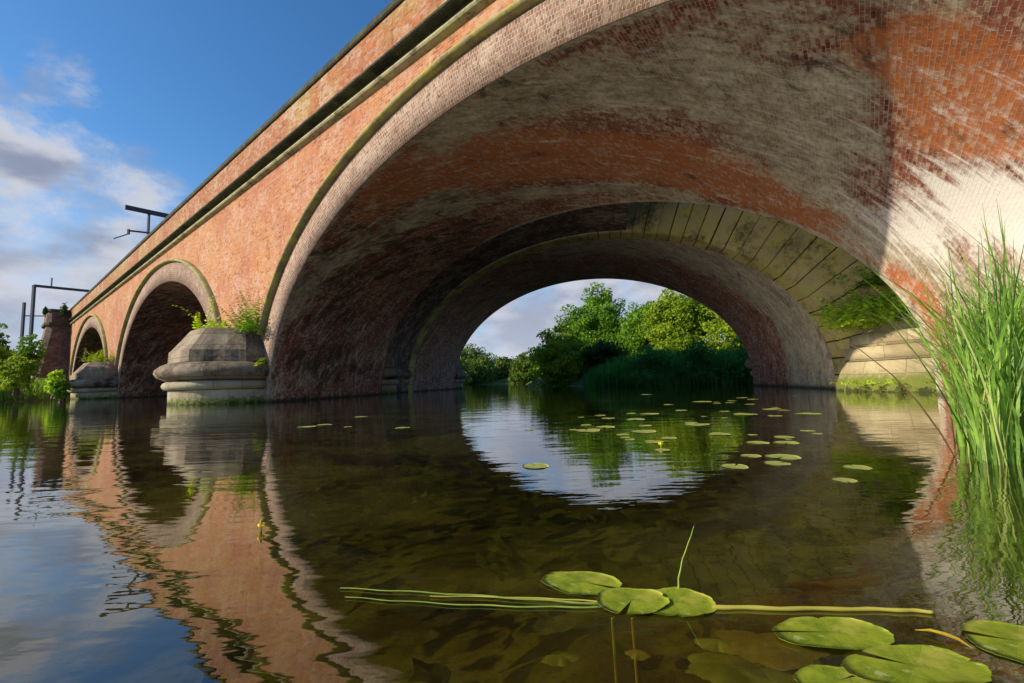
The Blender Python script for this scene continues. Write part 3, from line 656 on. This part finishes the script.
def tree_px(name, x0, x1, ytop, dist, zbase, mat, label, shape='round', **k):
    c = px2w((x0+x1)/2, 380, dist); top = px2w((x0+x1)/2, ytop, dist).z; wd = (px2w(x1, 380, dist)-px2w(x0, 380, dist)).length/2
    h = top-zbase; lob = []
    r = random.Random(k.get('seed', 0))
    if shape == 'tall':
        for i in range(7):
            f = i/6; ww = wd*(1.0-.72*f**1.3); lob.append((r.uniform(-.2, .2)*ww, r.uniform(-.2, .2)*ww, h*(.14+.72*f), ww*.85, ww*.8, h*.14))
    else:
        for i in range(8):
            a = r.uniform(0, 6.28); q = r.uniform(.15, .6); lob.append((math.cos(a)*wd*q, math.sin(a)*wd*q*.7, h*r.uniform(.3, .68), wd*r.uniform(.42, .6), wd*.5, h*r.uniform(.2, .30)))
        lob.append((0, 0, h*.74, wd*.5, wd*.5, h*.25))
        for i in range(4):
            a = -.6-1.9*i/3; lob.append((math.cos(a)*wd*.5, math.sin(a)*wd*.45, h*.2, wd*.5, wd*.42, h*.2))
    return tree(name, (c.x, c.y, zbase), lob, mat, label, **k)

# right bank beyond the bridge
tree_px('tall_tree', 536, 662, 283, 56, .8, M['leaf_mid'], 'tallest dark green tree rising to a point beyond the second arch', 'tall', leaf=.28, seed=1)
tree_px('willow_bush', 519, 600, 324, 44, -.2, M['leaf_yellow'], 'yellow green willow bush leaning over the water at the foot of the tallest tree', 'round', cat='bush', leaf=.24, seed=2)
tree_px('leafy_tree', 602, 700, 300, 52, .8, M['leaf_mid'], 'broad mid green tree just right of the tallest tree beyond the arch', 'round', leaf=.26, seed=3)
tree_px('leafy_tree', 640, 740, 284, 46, .8, M['leaf_yellow'], 'sunlit yellow green tree touching the arch edge on the right', 'round', leaf=.24, seed=4)
tree_px('leafy_tree', 700, 800, 296, 44, .8, M['leaf_yellow'], 'rightmost yellow green tree half hidden by the arch foot', 'round', leaf=.24, seed=5)
tree_px('dark_bush', 575, 640, 338, 43, .1, M['leaf_dark'], 'dark green bush in shade at the water edge below the tall tree', 'round', cat='bush', leaf=.2, seed=6)
tree_px('teal_bush', 615, 690, 345, 33.5, .1, M['leaf_teal'], 'bluish green shaded bush overhanging the water beyond the arch, left one', 'round', cat='bush', leaf=.17, seed=7)
tree_px('teal_bush', 672, 735, 338, 32.5, .1, M['leaf_teal'], 'bluish green shaded bush overhanging the water, between two others', 'round', cat='bush', leaf=.17, seed=8)
tree_px('teal_bush', 718, 790, 330, 31.8, .2, M['leaf_teal'], 'bluish green shaded bush right against the foot of the arch', 'round', cat='bush', leaf=.17, seed=9)
# far bank
fx = [(430, 475, 353), (462, 500, 356), (488, 520, 354), (506, 545, 352), (530, 580, 346), (570, 620, 344), (610, 660, 342), (400, 445, 349), (350, 410, 346)]
for i, (a_, b_, y_) in enumerate(fx):
    lab = {0: 'small distant tree beside the left foot of the far opening', 1: 'bright distant tree on the far bank, second from the arch foot', 2: 'darker distant tree in the middle of the far bank row', 3: 'distant tree on the far bank touching the willow bush'}.get(i, 'distant far bank tree standing behind nearer foliage or brickwork')
    tree_px('distant_tree', a_, b_, y_, 101.5+(i % 3)*4, -.3, M['leaf_far'], lab, 'round', group='trees along the far bank', leaf=.6, seed=20+i, trunk=.25, dens=1., nmax=30)
for i in range(14):     # wood closing the view further back
    a_ = -260+i*95
    tree_px('distant_tree', a_, a_+120, 352-(i % 3)*4, 190+(i % 4)*14, .8, M['leaf_far'], 'faraway tree of the wood on the horizon behind the bridge', 'round', group='trees of the wood on the horizon', leaf=1.3, seed=50+i, trunk=.4, dens=.8, nmax=26)
# left bank
tree_px('leafy_tree', -70, 30, 334, 43, 1.0, M['leaf_yellow'], 'yellow green tree at the left edge of the left bank', 'round', group='trees on the left bank', leaf=.2, seed=80)
tree_px('bank_bush', -5, 38, 350, 40, .7, M['leaf_yellow'], 'yellow green bush at the top of the left bank in front of the trees', 'round', cat='bush', leaf=.15, seed=88)
tree_px('leafy_tree', 4, 50, 330, 48, 1.0, M['leaf_mid'], 'green tree right against the dark brick abutment', 'round', group='trees on the left bank', leaf=.2, seed=81)
tree_px('leafy_tree', -20, 12, 322, 66, 1.0, M['leaf_mid'], 'dark tree poking up behind the left bank trees', 'round', group='trees on the left bank', leaf=.3, seed=82)
tree_px('leafy_tree', -150, -50, 326, 50, 1.0, M['leaf_mid'], 'green tree outside the left edge of the view', 'round', group='trees on the left bank', leaf=.25, seed=83)
tree_px('bank_bush', 44, 66, 368, 36.5, .5, M['leaf_fresh'], 'bright leafy bush beside the farther stone pier base', 'round', cat='bush', leaf=.12, seed=84)
tree_px('bank_bush', 52, 74, 376, 35.6, .2, M['leaf_mid'], 'low dark green bush at the waterline by the farther pier base', 'round', cat='bush', leaf=.12, seed=85)
tree_px('parapet_shrub', 38, 44, 306, 75, 9.6, M['leaf_dark'], 'small shrub growing behind the abutment parapet, left one', 'round', cat='shrub', leaf=.15, seed=86, trunk=.05, dens=.3)
tree_px('parapet_shrub', 54, 66, 301, 76, 9.6, M['leaf_dark'], 'bigger shrub growing behind the abutment parapet', 'round', cat='shrub', leaf=.15, seed=87, trunk=.05, dens=.3)

def blades(n, region, hmin, hmax, wid, lean, seed, nseg=5, droop=.5, dirv=None):
    """tapered, folded grass or reed blades; region(r) -> x,y,z"""
    r = np.random.default_rng(seed); V = []; F = []
    for i in range(n):
        x, y, z = region(r); h = r.uniform(hmin, hmax); a = r.uniform(0, 6.283); l = r.normal(0, lean); dr = r.uniform(0, droop)
        ca, sa = math.cos(a), math.sin(a); wd = wid*r.uniform(.6, 1.2); b0 = len(V)
        wa = a+1.57+r.normal(0, .5); wx, wy = math.cos(wa), math.sin(wa)
        for k in range(nseg+1):
            f = k/nseg; off = l*h*f+dr*h*f**3*.6; zz = z+h*(f-.22*dr*f**3); ww = wd*(1-f**2.2)*(0.55+.45*min(1, f*4))+.0006
            cx_, cy_ = x+ca*off, y+sa*off
            V += [(cx_-wx*ww, cy_-wy*ww, zz), (cx_+wx*ww, cy_+wy*ww, zz)]
        for k in range(nseg): F.append([b0+2*k, b0+2*k+1, b0+2*k+3, b0+2*k+2])
    return np.array(V), np.array(F)
# left bank grass
def pool(x0, x1, y0, y1, d0, d1, n, seed, xm=1e9, ym=1e9):
    q = np.random.default_rng(seed); x = q.uniform(x0, x1, n); y = q.uniform(y0, y1, n); d = sdist(x, y); k = (d > d0) & (d < d1) & (x < xm) & (y < ym)
    return iter(np.stack([x, y, np.maximum(-.1, np.minimum(.10+d*.42, 1.15)-.1)], -1)[k].tolist())
PL = pool(-60, -33, 20, 42, 0, 9, 60000, 1)
def reg_left(r): return next(PL)
V, F = blades(9000, reg_left, .35, 1.0, .035, .25, 3, 3)
tag(mesh('bank_grass', V, F, M['grass']), 'tall grass and weeds covering the left bank', 'grass', kind='stuff')

PF = pool(1, 20, 27, 60, -.5, 3.2, 400000, 2, 18, 36)
def reg_far(r): return next(PF)
V, F = blades(5000, reg_far, .7, 1.7, .04, .15, 4, 4)
tag(mesh('reed_bed', V, F, M['leaf_teal']), 'shaded bluish green reed bed along the bank seen through the arch', 'reeds', kind='stuff')

# ------------------------------------------------------------ reeds at the right
def reg_reed(r):
    while True:
        x = r.uniform(2.7, 5.2); y = r.uniform(2.6, 4.6)
        lim = 2.62+.40*abs(r.normal())*.3
        if x/y < 1.0+.025*r.normal(): continue
        if x < lim: continue
        return x, y, -.25
V1, F1 = blades(2900, reg_reed, .7, 1.85, .0080, .11, 11, 7, .9)
V2, F2 = blades(90, reg_reed, 1.4, 1.95, .008, .12, 12, 8, .9)
V3, F3 = blades(1000, reg_reed, .4, 1.7, .007, .18, 13, 7, .8)
V4, F4 = blades(330, reg_reed, .6, 1.9, .005, .25, 14, 8, 1.5)
V = np.concatenate([V1, V2, V3, V4]); F = np.concatenate([F1, F2+len(V1), F3+len(V1)+len(V2), F4+len(V1)+len(V2)+len(V3)])
mi = np.concatenate([np.zeros(len(F1)+len(F2)), np.ones(len(F3)), np.full(len(F4), 2)])
tag(mesh('reeds', V, F, [M['reed_green'], M['reed_pale'], M['reed_brown']], mi=mi), 'dense bed of tall green reeds with some brown blades standing in the water at the right', 'reeds', kind='stuff')

# ------------------------------------------------------------ plants on the stonework
def fern(name, base, n, ln, mat, label, cat='plant', seed=0, up=.5, spread=1., leafs=.09, zdrop=0.):
    """arching fronds with leaflets either side"""
    e = empty(name, tuple(base), label, cat); r = np.random.default_rng(seed); V = []; paths = []
    for i in range(n):
        a = r.uniform(0, 6.283); l = ln*r.uniform(.55, 1.1); up_ = up*r.uniform(.6, 1.4)
        b0 = np.array(base)+np.array([r.normal(0, .25*spread), r.normal(0, .25*spread), -.05]); pts = []
        for k in range(11):
            f = k/10; pts.append(b0+np.array([math.cos(a)*l*f*.7, math.sin(a)*l*f*.7, l*(up_*f*1.6-f*f*.9*(1-.4*up_)-zdrop*f)]))
        paths.append((pts, [.008*(1-.08*k) for k in range(11)]))
        for k in range(1, 11):
            for sd_ in (-1, 1):
                q = leafs*(1.15-.07*k)*2; tdir = np.array([-math.sin(a)*sd_, math.cos(a)*sd_, r.normal(0, .35)]); tdir += np.array([math.cos(a), math.sin(a), 0])*.4; tdir /= np.linalg.norm(tdir)
                al = pts[k]-pts[k-1]; al /= np.linalg.norm(al); p0 = pts[k]+r.normal(0, .01, 3)
                V += [p0, p0+tdir*q*.5+al*q*.22, p0+tdir*q, p0+tdir*q*.5-al*q*.22]
    V = np.array(V); mesh('foliage', V, np.arange(len(V)).reshape(-1, 4), mat, e); tv, tf = tubes(paths, 4); mesh('stems', tv, tf, M['stem_green'], e)
    if cat == 'moss':
        for ch in e.children: ch['kind'] = 'stuff'
    return e
CW = Wp(-PER/2, 0, 2.85)
fern('pier_plant', CW+np.array([-1.1, .0, -.1]), 34, .85, M['leaf_fresh'], 'low yellow green plant on the left of the nearer pier cap', seed=1, up=.7)
fern('pier_plant', CW+np.array([-1.45, .05, -.1]), 5, 1.5, M['leaf_fresh'], 'tall thin sprigs at the left edge of the nearer pier cap', seed=2, up=1.1, spread=.6)
fern('wall_shrub', Wp(-11.9, 0, 2.6, .25), 60, 1.0, M['leaf_mid'], 'leafy shrub climbing the brick between the nearer pier cap and the big arch', 'shrub', seed=3, up=.9, spread=1.1)
fern('wall_shrub', Wp(-11.5, 0, 1.3, .25), 20, .8, M['leaf_yellow'], 'trailing creeper hanging low beside the foot of the big arch', 'shrub', seed=4, up=.5, spread=.8)
fern('pier_plant', Wp(-1.5*PER-.3, 0, 2.85, .6), 60, 1.0, M['leaf_yellow'], 'yellow flowering weeds on the cap of the farther stone pier', seed=5, up=.8, spread=2.4)
# shrubs filling the gap between the bridges at the right
for i, (s_, t_, z_, n_, l_, mt, lb) in enumerate([(11.3, T3-1.0, 2.3, 90, 1.2, 'leaf_fresh', 'dark green shrub growing high in the gap between the two bridges'),
        (10.9, T3-1.7, 1.9, 110, 1.2, 'leaf_fresh', 'bright green fern spilling over the stone ledge between the two bridges'),
        (12.3, T3-1.3, 2.2, 60, 1.2, 'leaf_fresh', 'tall fresh green fern behind the brick arch foot'),
        (12.4, T3-.6, 3.2, 90, 1.3, 'leaf_mid', 'leafy shrub high against the far bridge ring')]):
    fern('ledge_fern', Wp(s_, t_, z_), n_, l_, M[mt], lb, seed=30+i, up=.6, spread=1.6)
fern('moss_tuft', Wp(10.9, T3-2.3, .28), 40, .3, M['leaf_fresh'], 'low green weeds along the waterline of the stone ledge', 'moss', seed=40, up=.5, spread=2.4, leafs=.04)
V, F = tubes([([Wp(12.2, T2+.5, .6), Wp(12.2, T2+.5, 2.4)], [.01, .01])])

# ------------------------------------------------------------ overhead line structures on the track
def bar(a, b_, w_, h_):
    a = Vector(a); b_ = Vector(b_); d = (b_-a).normalized(); sx_ = d.cross(Vector((0, 0, 1)))
    if sx_.length < 1e-3: sx_ = Vector((1, 0, 0))
    sx_.normalize(); sz_ = sx_.cross(d); V = []
    for p in (a, b_):
        for (i, j) in ((-1, -1), (1, -1), (1, 1), (-1, 1)): V.append(tuple(p+sx_*i*w_/2+sz_*j*h_/2))
    return V, [[0, 1, 2, 3], [7, 6, 5, 4], [0, 4, 5, 1], [1, 5, 6, 2], [2, 6, 7, 3], [3, 7, 4, 0]]
def Wn(s, o, z): return tuple(Wp(s, 0, z, o))
def gantry(s, o_near, o_far, ztop, label, mast_near=True, drops=(), cant=0.):
    e = empty('overhead_line_gantry', Wn(s, o_far, 9.3), label, 'gantry', 'gantries over the railway')
    mesh('beam', *bar(Wn(s, o_near, ztop), Wn(s, o_far, ztop), .28, .34), M['steel'], e)
    ms = [o_far]+([o_near] if mast_near else [])
    for o in ms: mesh('mast', *bar(Wn(s+.003, o, 9.2 if s > SL else 3.0), Wn(s+.003, o, ztop+.1), .3, .3), M['steel'], e)
    for (o, z1_) in drops:
        dp = mesh('drop_post', *bar(Wn(s, o, ztop-.17), Wn(s, o, z1_), .14, .14), M['steel'], e)
        mesh('registration_arm', *bar(Wn(s, o, z1_+.12), Wn(s, o+1.3, z1_+.0), .12, .12), M['steel'], dp)
        mesh('insulator', *bar(Wn(s, o+1.3, z1_+.12), Wn(s, o+1.3, z1_-.32), .14, .14), M['steel'], dp)
        mesh('steady_arm', *bar(Wn(s, o+1.3, z1_-.28), Wn(s-.2, o+2.2, z1_-.85), .07, .07), M['steel'], dp)
    return e
gantry(-42., -.35, -20., 15.85, 'dark steel gantry with a drop post showing above the parapet near the middle', False, [(-1.95, 13.9), (-6.5, 13.4)])
gantry(-85.5, 2.6, -20., 15.6, 'blue grey portal gantry with its mast beyond the left end of the bridge', True, [(-4.5, 12.6)])
e = empty('signal_mast', Wn(-92, 3.2, 3), 'shorter blue grey mast just left of the gantry mast', 'mast')
mesh('mast', *bar(Wn(-92, 3.2, 3.), Wn(-92, 3.2, 14.0), .28, .28), M['steel'], e); mesh('crossbar', *bar(Wn(-92, 3.2, 12.0), Wn(-90, .2, 12.0), .14, .14), M['steel'], e)
tag(mesh('finial_rod', *bar(Wn(-85.5, .9, 15.78), Wn(-85.5, .9, 17.0), .12, .12), M['steel']), 'short rod standing on top of the left portal beam', 'rod')
for i, (o, z_) in enumerate(((-2.4, 14.4), (-2.4, 13.1))):
    paths = []; sup = [-85, -42, 0, 42]
    for a_, b_ in zip(sup, sup[1:]):
        paths.append(([Wn(a_+(b_-a_)*k/10, o, z_-(.35 if i == 0 else .05)*4*(k/10)*(1-k/10)) for k in range(11)], [.017]*11))
    V, F = tubes(paths, 4)
    tag(mesh('overhead_wire', V, F, M['wire']), ('upper' if i == 0 else 'lower')+' thin overhead wire running along above the parapet', 'wire', 'wires above the railway')

# ------------------------------------------------------------ lily pads
def pad_mat(name, c1, c2):
    m, t, b, out = newmat(name); tcn = t.nodes.new('ShaderNodeTexCoord'); P = tcn.outputs['Object']
    sx_ = t.nodes.new('ShaderNodeSeparateXYZ'); t.links.new(P, sx_.inputs[0])
    ang = mth(t, 'ARCTAN2', sx_.outputs[1], sx_.outputs[0]); vein = mth(t, 'ABSOLUTE', mth(t, 'SINE', mth(t, 'MULTIPLY', ang, 13.)))
    vf = mrange(t, vein, 0., .16, .45, 0.)
    n_a = noise(t, P, 18., 5., .65); n_b = noise(t, P, 90., 3., .6)
    col = mixc(t, mrange(t, n_a, .35, .65), c1, c2); col = mixc(t, vf, col, tuple(q*1.7 for q in c2)); col = mixc(t, mrange(t, n_b, .67, .72, 0, .8), col, (.10, .07, .02))
    col = mixc(t, mrange(t, noise(t, P, 9., 4., .6, loc=(3, 3, 3)), .54, .66, 0, .65), col, (.42, .40, .06)); col = mixc(t, mrange(t, noise(t, P, 30., 6., .7, loc=(5, 1, 3)), .60, .68, 0, .5), col, (.50, .52, .22))
    t.links.new(col, b.inputs['Base Color']); b.inputs['Roughness'].default_value = .45; b.inputs['Specular IOR Level'].default_value = .3
    bu = t.nodes.new('ShaderNodeBump'); bu.inputs['Strength'].default_value = .5; bu.inputs['Distance'].default_value = .004
    t.links.new(mth(t, 'ADD', n_a, mth(t, 'MULTIPLY', vf, -.8)), bu.inputs['Height']); t.links.new(bu.outputs[0], b.inputs['Normal'])
    return m
M['pad'] = pad_mat('lily_pad', (.12, .18, .008), (.25, .30, .02)); M['pad_far'] = pad_mat('lily_pad_pale', (.24, .28, .06), (.38, .40, .11))
def pad(x, y, rx, ry, rot, notch, seed, mat, label, z=.004, group=None, na=72, fold=0., tilt=(0, 0), name='lily_pad'):
    r = np.random.default_rng(seed); V = []; F = []
    nr = 6; gap = .20
    ph = r.uniform(0, 6.28, 4)
    for side in (0, 1):
        for i in range(nr+1):
            f = i/nr
            for j in range(na+1):
                a = gap/2+(2*math.pi-gap)*j/na
                fr_ = f*(1-(.04*math.exp(-((min(a, 2*math.pi-a))/.25)**2)))
                wob = 1+.03*math.sin(3*a+ph[0])*f+.018*math.sin(7*a+ph[1])*f+.010*math.sin(17*a+ph[2])*f+.008*math.sin(29*a+ph[3])*f-.10*math.exp(-((a-1.2-ph[0]*.6)/.06)**2)*f**4
                lx, ly = math.cos(a)*fr_*wob, math.sin(a)*fr_*wob
                lz = .0022*f*f*math.sin(2*a+ph[2])+.0013*f**3*math.sin(5*a+ph[3])+fold*max(0, math.cos(a-2.6))**6*f**2
                px_, py_ = lx*rx, ly*ry
                V.append((px_, py_, lz*min(1.3, rx/.1)+tilt[0]*px_+tilt[1]*py_-(.0010 if side else 0)))
    n1_ = (nr+1)*(na+1)
    g_ = grid_faces(nr+1, na+1); F = g_.tolist()+[[q+n1_ for q in fc[::-1]] for fc in g_.tolist()]
    for j in range(na): F.append([nr*(na+1)+j, nr*(na+1)+j+1, n1_+nr*(na+1)+j+1, n1_+nr*(na+1)+j])
    V = np.array(V); zmin = V[:, 2].min(); ca, sa = math.cos(notch), math.sin(notch)
    # rotate the notch, keeping the oval in world axes
    V2 = V.copy(); q = V[:, :2]/np.array([rx, ry]); q = np.stack([q[:, 0]*ca-q[:, 1]*sa, q[:, 0]*sa+q[:, 1]*ca], -1)*np.array([rx, ry]); V2[:, :2] = q
    c2, s2 = math.cos(rot), math.sin(rot); V2[:, :2] = np.stack([V2[:, 0]*c2-V2[:, 1]*s2, V2[:, 0]*s2+V2[:, 1]*c2], -1)
    V2[:, 2] -= zmin; V2[:, 2] *= .8
    o = mesh(name, V2, F, mat, smooth=True); o.location = (x, y, z); return tag(o, label, 'lily pad', group)
G1 = 'large lily pads in the foreground'
pad(.170, 1.262, .106, .070, -.25, -.4, 1, M['pad'], 'upper left pad of the group of three floating lily pads', group=G1, z=.001)
pad(.273, 1.148, .086, .066, 0, -2.0, 2, M['pad'], 'middle pad of the three touching lily pads, with a pale fold', group=G1, z=.0045, fold=.006)
pad(.376, 1.141, .096, .070, .1, 2.9, 3, M['pad'], 'right pad of the three touching lily pads', group=G1, z=.0008)
pad(.646, .995, .120, .062, .0, 3.0, 4, M['pad'], 'large oval lily pad lying above the biggest one', group=G1, z=.001)
pad(.715, .872, .128, .062, .05, 2.2, 5, M['pad'], 'biggest lily pad at the bottom edge with a torn dark slit', group=G1, z=.005, fold=.006)
pad(.985, .949, .095, .075, .2, 2.4, 6, M['pad'], 'lily pad cut by the right edge of the photo', group=G1, z=.001)
pad(.560, .846, .080, .040, .0, .6, 7, M['pad'], 'lily pad cut by the bottom edge, under the biggest pad', group=G1, z=.002)
def onw(px, py, z=0.):
    d = ray(px, py); k = (z-H)/d.z; return d.x*k, d.y*k
far_pads = [(515,43,50),(545,46,20),(575,41,25),(610,48,25),(315,70,25),(378,66,20),(412,67,45),(475,60,30),(520,72,14),(560,62,25),(600,68,60),(650,58,40),(660,71,35),(725,67,60),(325,93,45),(290,100,60),(360,108,30),(400,102,60),(385,78,45),(505,88,60),(550,107,50),(450,115,40),(420,122,45),(437,138,35),(625,124,50),(682,124,55),(678,113,45),(612,150,45),(675,152,75),(665,165,55),(580,171,60),(822,173,58),(797,198,50),(188,170,60),(175,99,20)]
rp = random.Random(3)
for _ in range(26): far_pads.append((rp.uniform(255, 760), 28+90*rp.random()**1.4, rp.uniform(14, 34)))
for i, (cx_, cy_, w_) in enumerate(far_pads):
    px_, py_ = 440+cx_/1.969, 380+cy_/1.969; X0, Y0 = onw(px_, py_); X1, _ = onw(px_+w_/1.969/2, py_)
    rx = min(abs(X1-X0)*.88, .6); ry = min(rx*1.1, .35)
    lab = 'small pale lily pad among many scattered on the water under the arch'
    if i == 33: lab = 'lone lily pad floating in the reflected sky, left of the scattered ones'
    if i == 28: lab = 'largest of the scattered pale lily pads, right of centre'
    if i == 30: lab = 'pale lily pad just left of the largest scattered one'
    if i == 31: lab = 'single lily pad near the reeds, upper of the two on their own'
    if i == 32: lab = 'single lily pad near the reeds, lower of the two on their own'
    pad(X0, Y0, rx, ry, 0, random.uniform(0, 6), 100+i, M['pad_far'], lab, group='lily pads scattered under the arch', na=26, z=.001)
for i, (px_, py_, w_) in enumerate([(306, 427, 16), (324, 425, 14), (361, 417, 12), (348, 427, 8), (402, 428, 14)]):
    X0, Y0 = onw(px_, py_); X1, _ = onw(px_+w_/2, py_)
    pad(X0, Y0, X1-X0, (X1-X0)*.8, 0, random.uniform(0, 6), 200+i, M['pad_far'], 'tiny lily pad in the dark water before the left foot of the big arch', group='tiny pads by the left arch foot', na=22, z=.001)
# yellow water-lily buds
def flower(px_, py_, label, r0=.009):
    X0, Y0 = onw(px_, py_); e = empty('water_lily_flower', (X0, Y0, 0), label, 'flower', 'yellow lily flowers')
    V = []; F = []
    for k in range(6):
        a = k*math.pi/3; b0 = len(V)
        for j in range(5):
            f = j/4; rr = r0*(.35+1.0*math.sin(f*2.3)); zz = .012+f*r0*1.7; da = .52*(1-.3*f)
            for q in (-1, 0, 1): V.append((X0+math.cos(a+q*da)*rr, Y0+math.sin(a+q*da)*rr, zz))
        for j in range(4):
            for q in (0, 1): F.append([b0+3*j+q, b0+3*j+q+1, b0+3*j+q+4, b0+3*j+q+3])
    mesh('petals', V, F, M['petal'], e, smooth=True)
    tv, tf = tubes([([(X0, Y0, -.25), (X0, Y0, .025)], [.004, .005])]); mesh('stem', tv, tf, M['stem_green'], e)
    tv, tf = tubes([([(X0, Y0, .02), (X0, Y0, .03), (X0, Y0, .042)], [r0*.5, r0*.62, r0*.45])], 8); mesh('centre', tv, tf, M['stem_yellow'], e)
flower(261, 531, 'yellow water lily bud on the reflection of the brick wall')
flower(661, 447, 'yellow water lily flower among the scattered pads', .014)

# ------------------------------------------------------------ floating stems and drowned leaves
def stem(pts, r0, r1, mat, label, name='reed_stem', flat=False):
    P_ = np.array(pts); n_ = 6*(len(pts)-1)+1; tt_ = np.linspace(0, len(pts)-1, n_); q_ = np.stack([np.interp(tt_, range(len(pts)), P_[:, i]) for i in range(3)], -1)
    L_ = np.linalg.norm(P_[-1]-P_[0]); q_[1:-1, 1] += L_*.004*np.sin(np.arange(1, n_-1)*1.1+L_*9); rr_ = [(r0+(r1-r0)*k/(n_-1))*(1+.10*math.sin(k*1.9)) for k in range(n_)]
    V, F = tubes([(q_.tolist(), rr_)], 7)
    return tag(mesh(name, V, F, mat, smooth=True), label, 'stem', 'reed stems floating by the pads')
def pw(px_, py_, z=.004): x_, y_ = onw(px_, py_, z); return (x_, y_, z)
stem([pw(712, 607), pw(780, 608.5), pw(850, 609), pw(905, 610), pw(934, 612)], .0052, .004, M['stem_yellow'], 'thick yellow reed stem running right from the three pads')
stem([pw(340, 588), pw(400, 591), pw(470, 595), pw(540, 600), pw(604, 604)], .0012, .0026, M['stem_green'], 'green reed stem running left from the three pads, upper one')
stem([pw(345, 597), pw(400, 601), pw(470, 605), pw(540, 607), pw(606, 607)], .0010, .0022, M['stem_green'], 'lower green reed stem running left from the three pads')
stem([pw(430, 596), pw(500, 597), pw(560, 599), pw(606, 602)], .0012, .002, M['stem_yellow'], 'thin yellow stem between the two green stems')
x0, y0 = onw(678, 591)
stem([(x0, y0, -.05), (x0+.004, y0+.002, .03), (x0+.02, y0+.01, .075), (x0+.045, y0+.02, .12), (x0+.062, y0+.03, .15)], .0028, .0008, M['stem_green'], 'thin curved green shoot rising from the rightmost of the three pads')
def blade_leaf(pts, wid, mat, label, name='leaf', cat='leaf'):
    V = []
    n = len(pts)
    for i, p in enumerate(pts):
        p = Vector(p); d = Vector(pts[min(i+1, n-1)])-Vector(pts[max(i-1, 0)]); sd_ = Vector((-d.y, d.x, 0)).normalized(); w_ = wid*math.sin(math.pi*(i+.25)/(n-.5))
        V += [tuple(p-sd_*w_), tuple(p+Vector((0, 0, -w_*.35))), tuple(p+sd_*w_)]
    return tag(mesh(name, V, grid_faces(n, 3), mat, smooth=True), label, cat)
blade_leaf([pw(915, 630, .006), pw(930, 630, .010), pw(945, 634, .012), pw(958, 639, .008), pw(972, 648, .003)], .008, M['dead_leaf'], 'curled bright yellow dead leaf floating between the pads at the lower right', 'dead_leaf')
# submerged old lily leaves
def drowned(px_, py_, r, z, mat, label, seed):
    X0, Y0 = onw(px_, py_, z); rr = np.random.default_rng(seed); V = []; na = 60; nr = 8; ph = rr.uniform(0, 6, 4)
    for i in range(nr+1):
        f = i/nr
        for j in range(na):
            a = 2*math.pi*j/na; q = r*f*(1+.16*math.sin(2*a+ph[0])+.10*math.sin(5*a+ph[1])+.05*math.sin(11*a+ph[3])+.03*math.sin(23*a+ph[2]))
            V.append((X0+math.cos(a)*q*1.4, Y0+math.sin(a)*q*.8, min(-.004, z-.010*f*f+.003*f*math.sin(2*a+ph[2])+.0012*f*f*math.sin(5*a+ph[1]))))
    F = []
    for i in range(nr):
        for j in range(na): F.append([i*na+j, i*na+(j+1) % na, (i+1)*na+(j+1) % na, (i+1)*na+j])
    return tag(mesh('drowned_leaf', V, F, mat, smooth=True), label, 'leaf', 'old leaves under the surface')
M['drown1'] = leaf_mat('drowned_leaf_brown', (.45, .30, .07), (.85, .66, .2), .1, csc=14); M['drown2'] = leaf_mat('drowned_leaf_olive', (.40, .42, .08), (.72, .70, .2), .1, csc=14)
for i, (a_, b_, r_, z_, mt, lb) in enumerate([(768, 642, .075, -.008, 'drown1', 'ragged yellow brown drowned leaf left of the large oval pad'), (718, 640, .03, -.01, 'drown2', 'small pale drowned leaf fragment, leftmost of those below the pads'),
        (725, 664, .06, -.02, 'drown2', 'olive drowned leaf at the bottom, left of the cut pads'), (775, 675, .06, -.03, 'drown2', 'olive drowned leaf at the bottom edge beside the cut pad'),
        (638, 650, .018, -.02, 'drown1', 'tiny brown leaf caught on stalks under the three pads'), (950, 655, .08, -.03, 'drown1', 'brown drowned leaf beneath the dead yellow leaf'), (560, 655, .03, -.12, 'drown2', 'faint drowned leaf left of the stalks under the pads')]):
    drowned(a_, b_, r_, z_, M[mt], lb, 300+i)
for i, (a_, lb) in enumerate(((612, 'left thin brown stalk dropping into the water from the three pads'), (632, 'right thin brown stalk dropping into the water from the three pads'))):
    x0, y0 = onw(a_, 618)
    V, F = tubes([([(x0, y0, 0), (x0, y0-.012, -.07), (x0, y0-.03, -.2)], [.003]*3)]); tag(mesh('lily_stalk', V, F, M['drown1']), lb, 'stalk', 'stalks under the pads')
# murky bed of submerged lily leaves
r = np.random.default_rng(5); V = []; F = []
cnt = 0
while cnt < 1900:
    x = r.uniform(-5, 6); y = r.uniform(1.2, 11)
    if abs(x-.08*y) > .2+.95*y or (x > 3.2 and y < 4): continue
    cnt += 1; z = -r.uniform(.06, .32); rad = r.uniform(.05, .13)*(.6+.08*y); ph = r.uniform(0, 6, 3); tl = r.normal(0, .2, 2); b0 = len(V); rot = r.uniform(0, 3.14); na = 22
    V.append((x, y, z))
    for j in range(na):
        a = 2*math.pi*j/na; q = rad*(1+.2*math.sin(2*a+ph[0])+.15*math.sin(5*a+ph[1])); q *= 1+.08*math.sin(9*a+ph[2]); lx, ly = q*math.cos(a)*1.3, q*math.sin(a)*.75
        V.append((x+lx*math.cos(rot)-ly*math.sin(rot), y+lx*math.sin(rot)+ly*math.cos(rot), min(-.03, z+tl[0]*lx+tl[1]*ly+.012*math.sin(3*a+ph[2]))))
    for j in range(na): F.append([b0, b0+1+j, b0+1+(j+1) % na])
M['drown3'] = leaf_mat('drowned_leaf_bed', (.02, .025, .005), (.24, .24, .03), .1, csc=1.1)
tag(mesh('underwater_weed', np.array(V), F, M['drown3'], smooth=True), 'murky mass of submerged lily leaves seen through the water', 'water weed', kind='stuff')
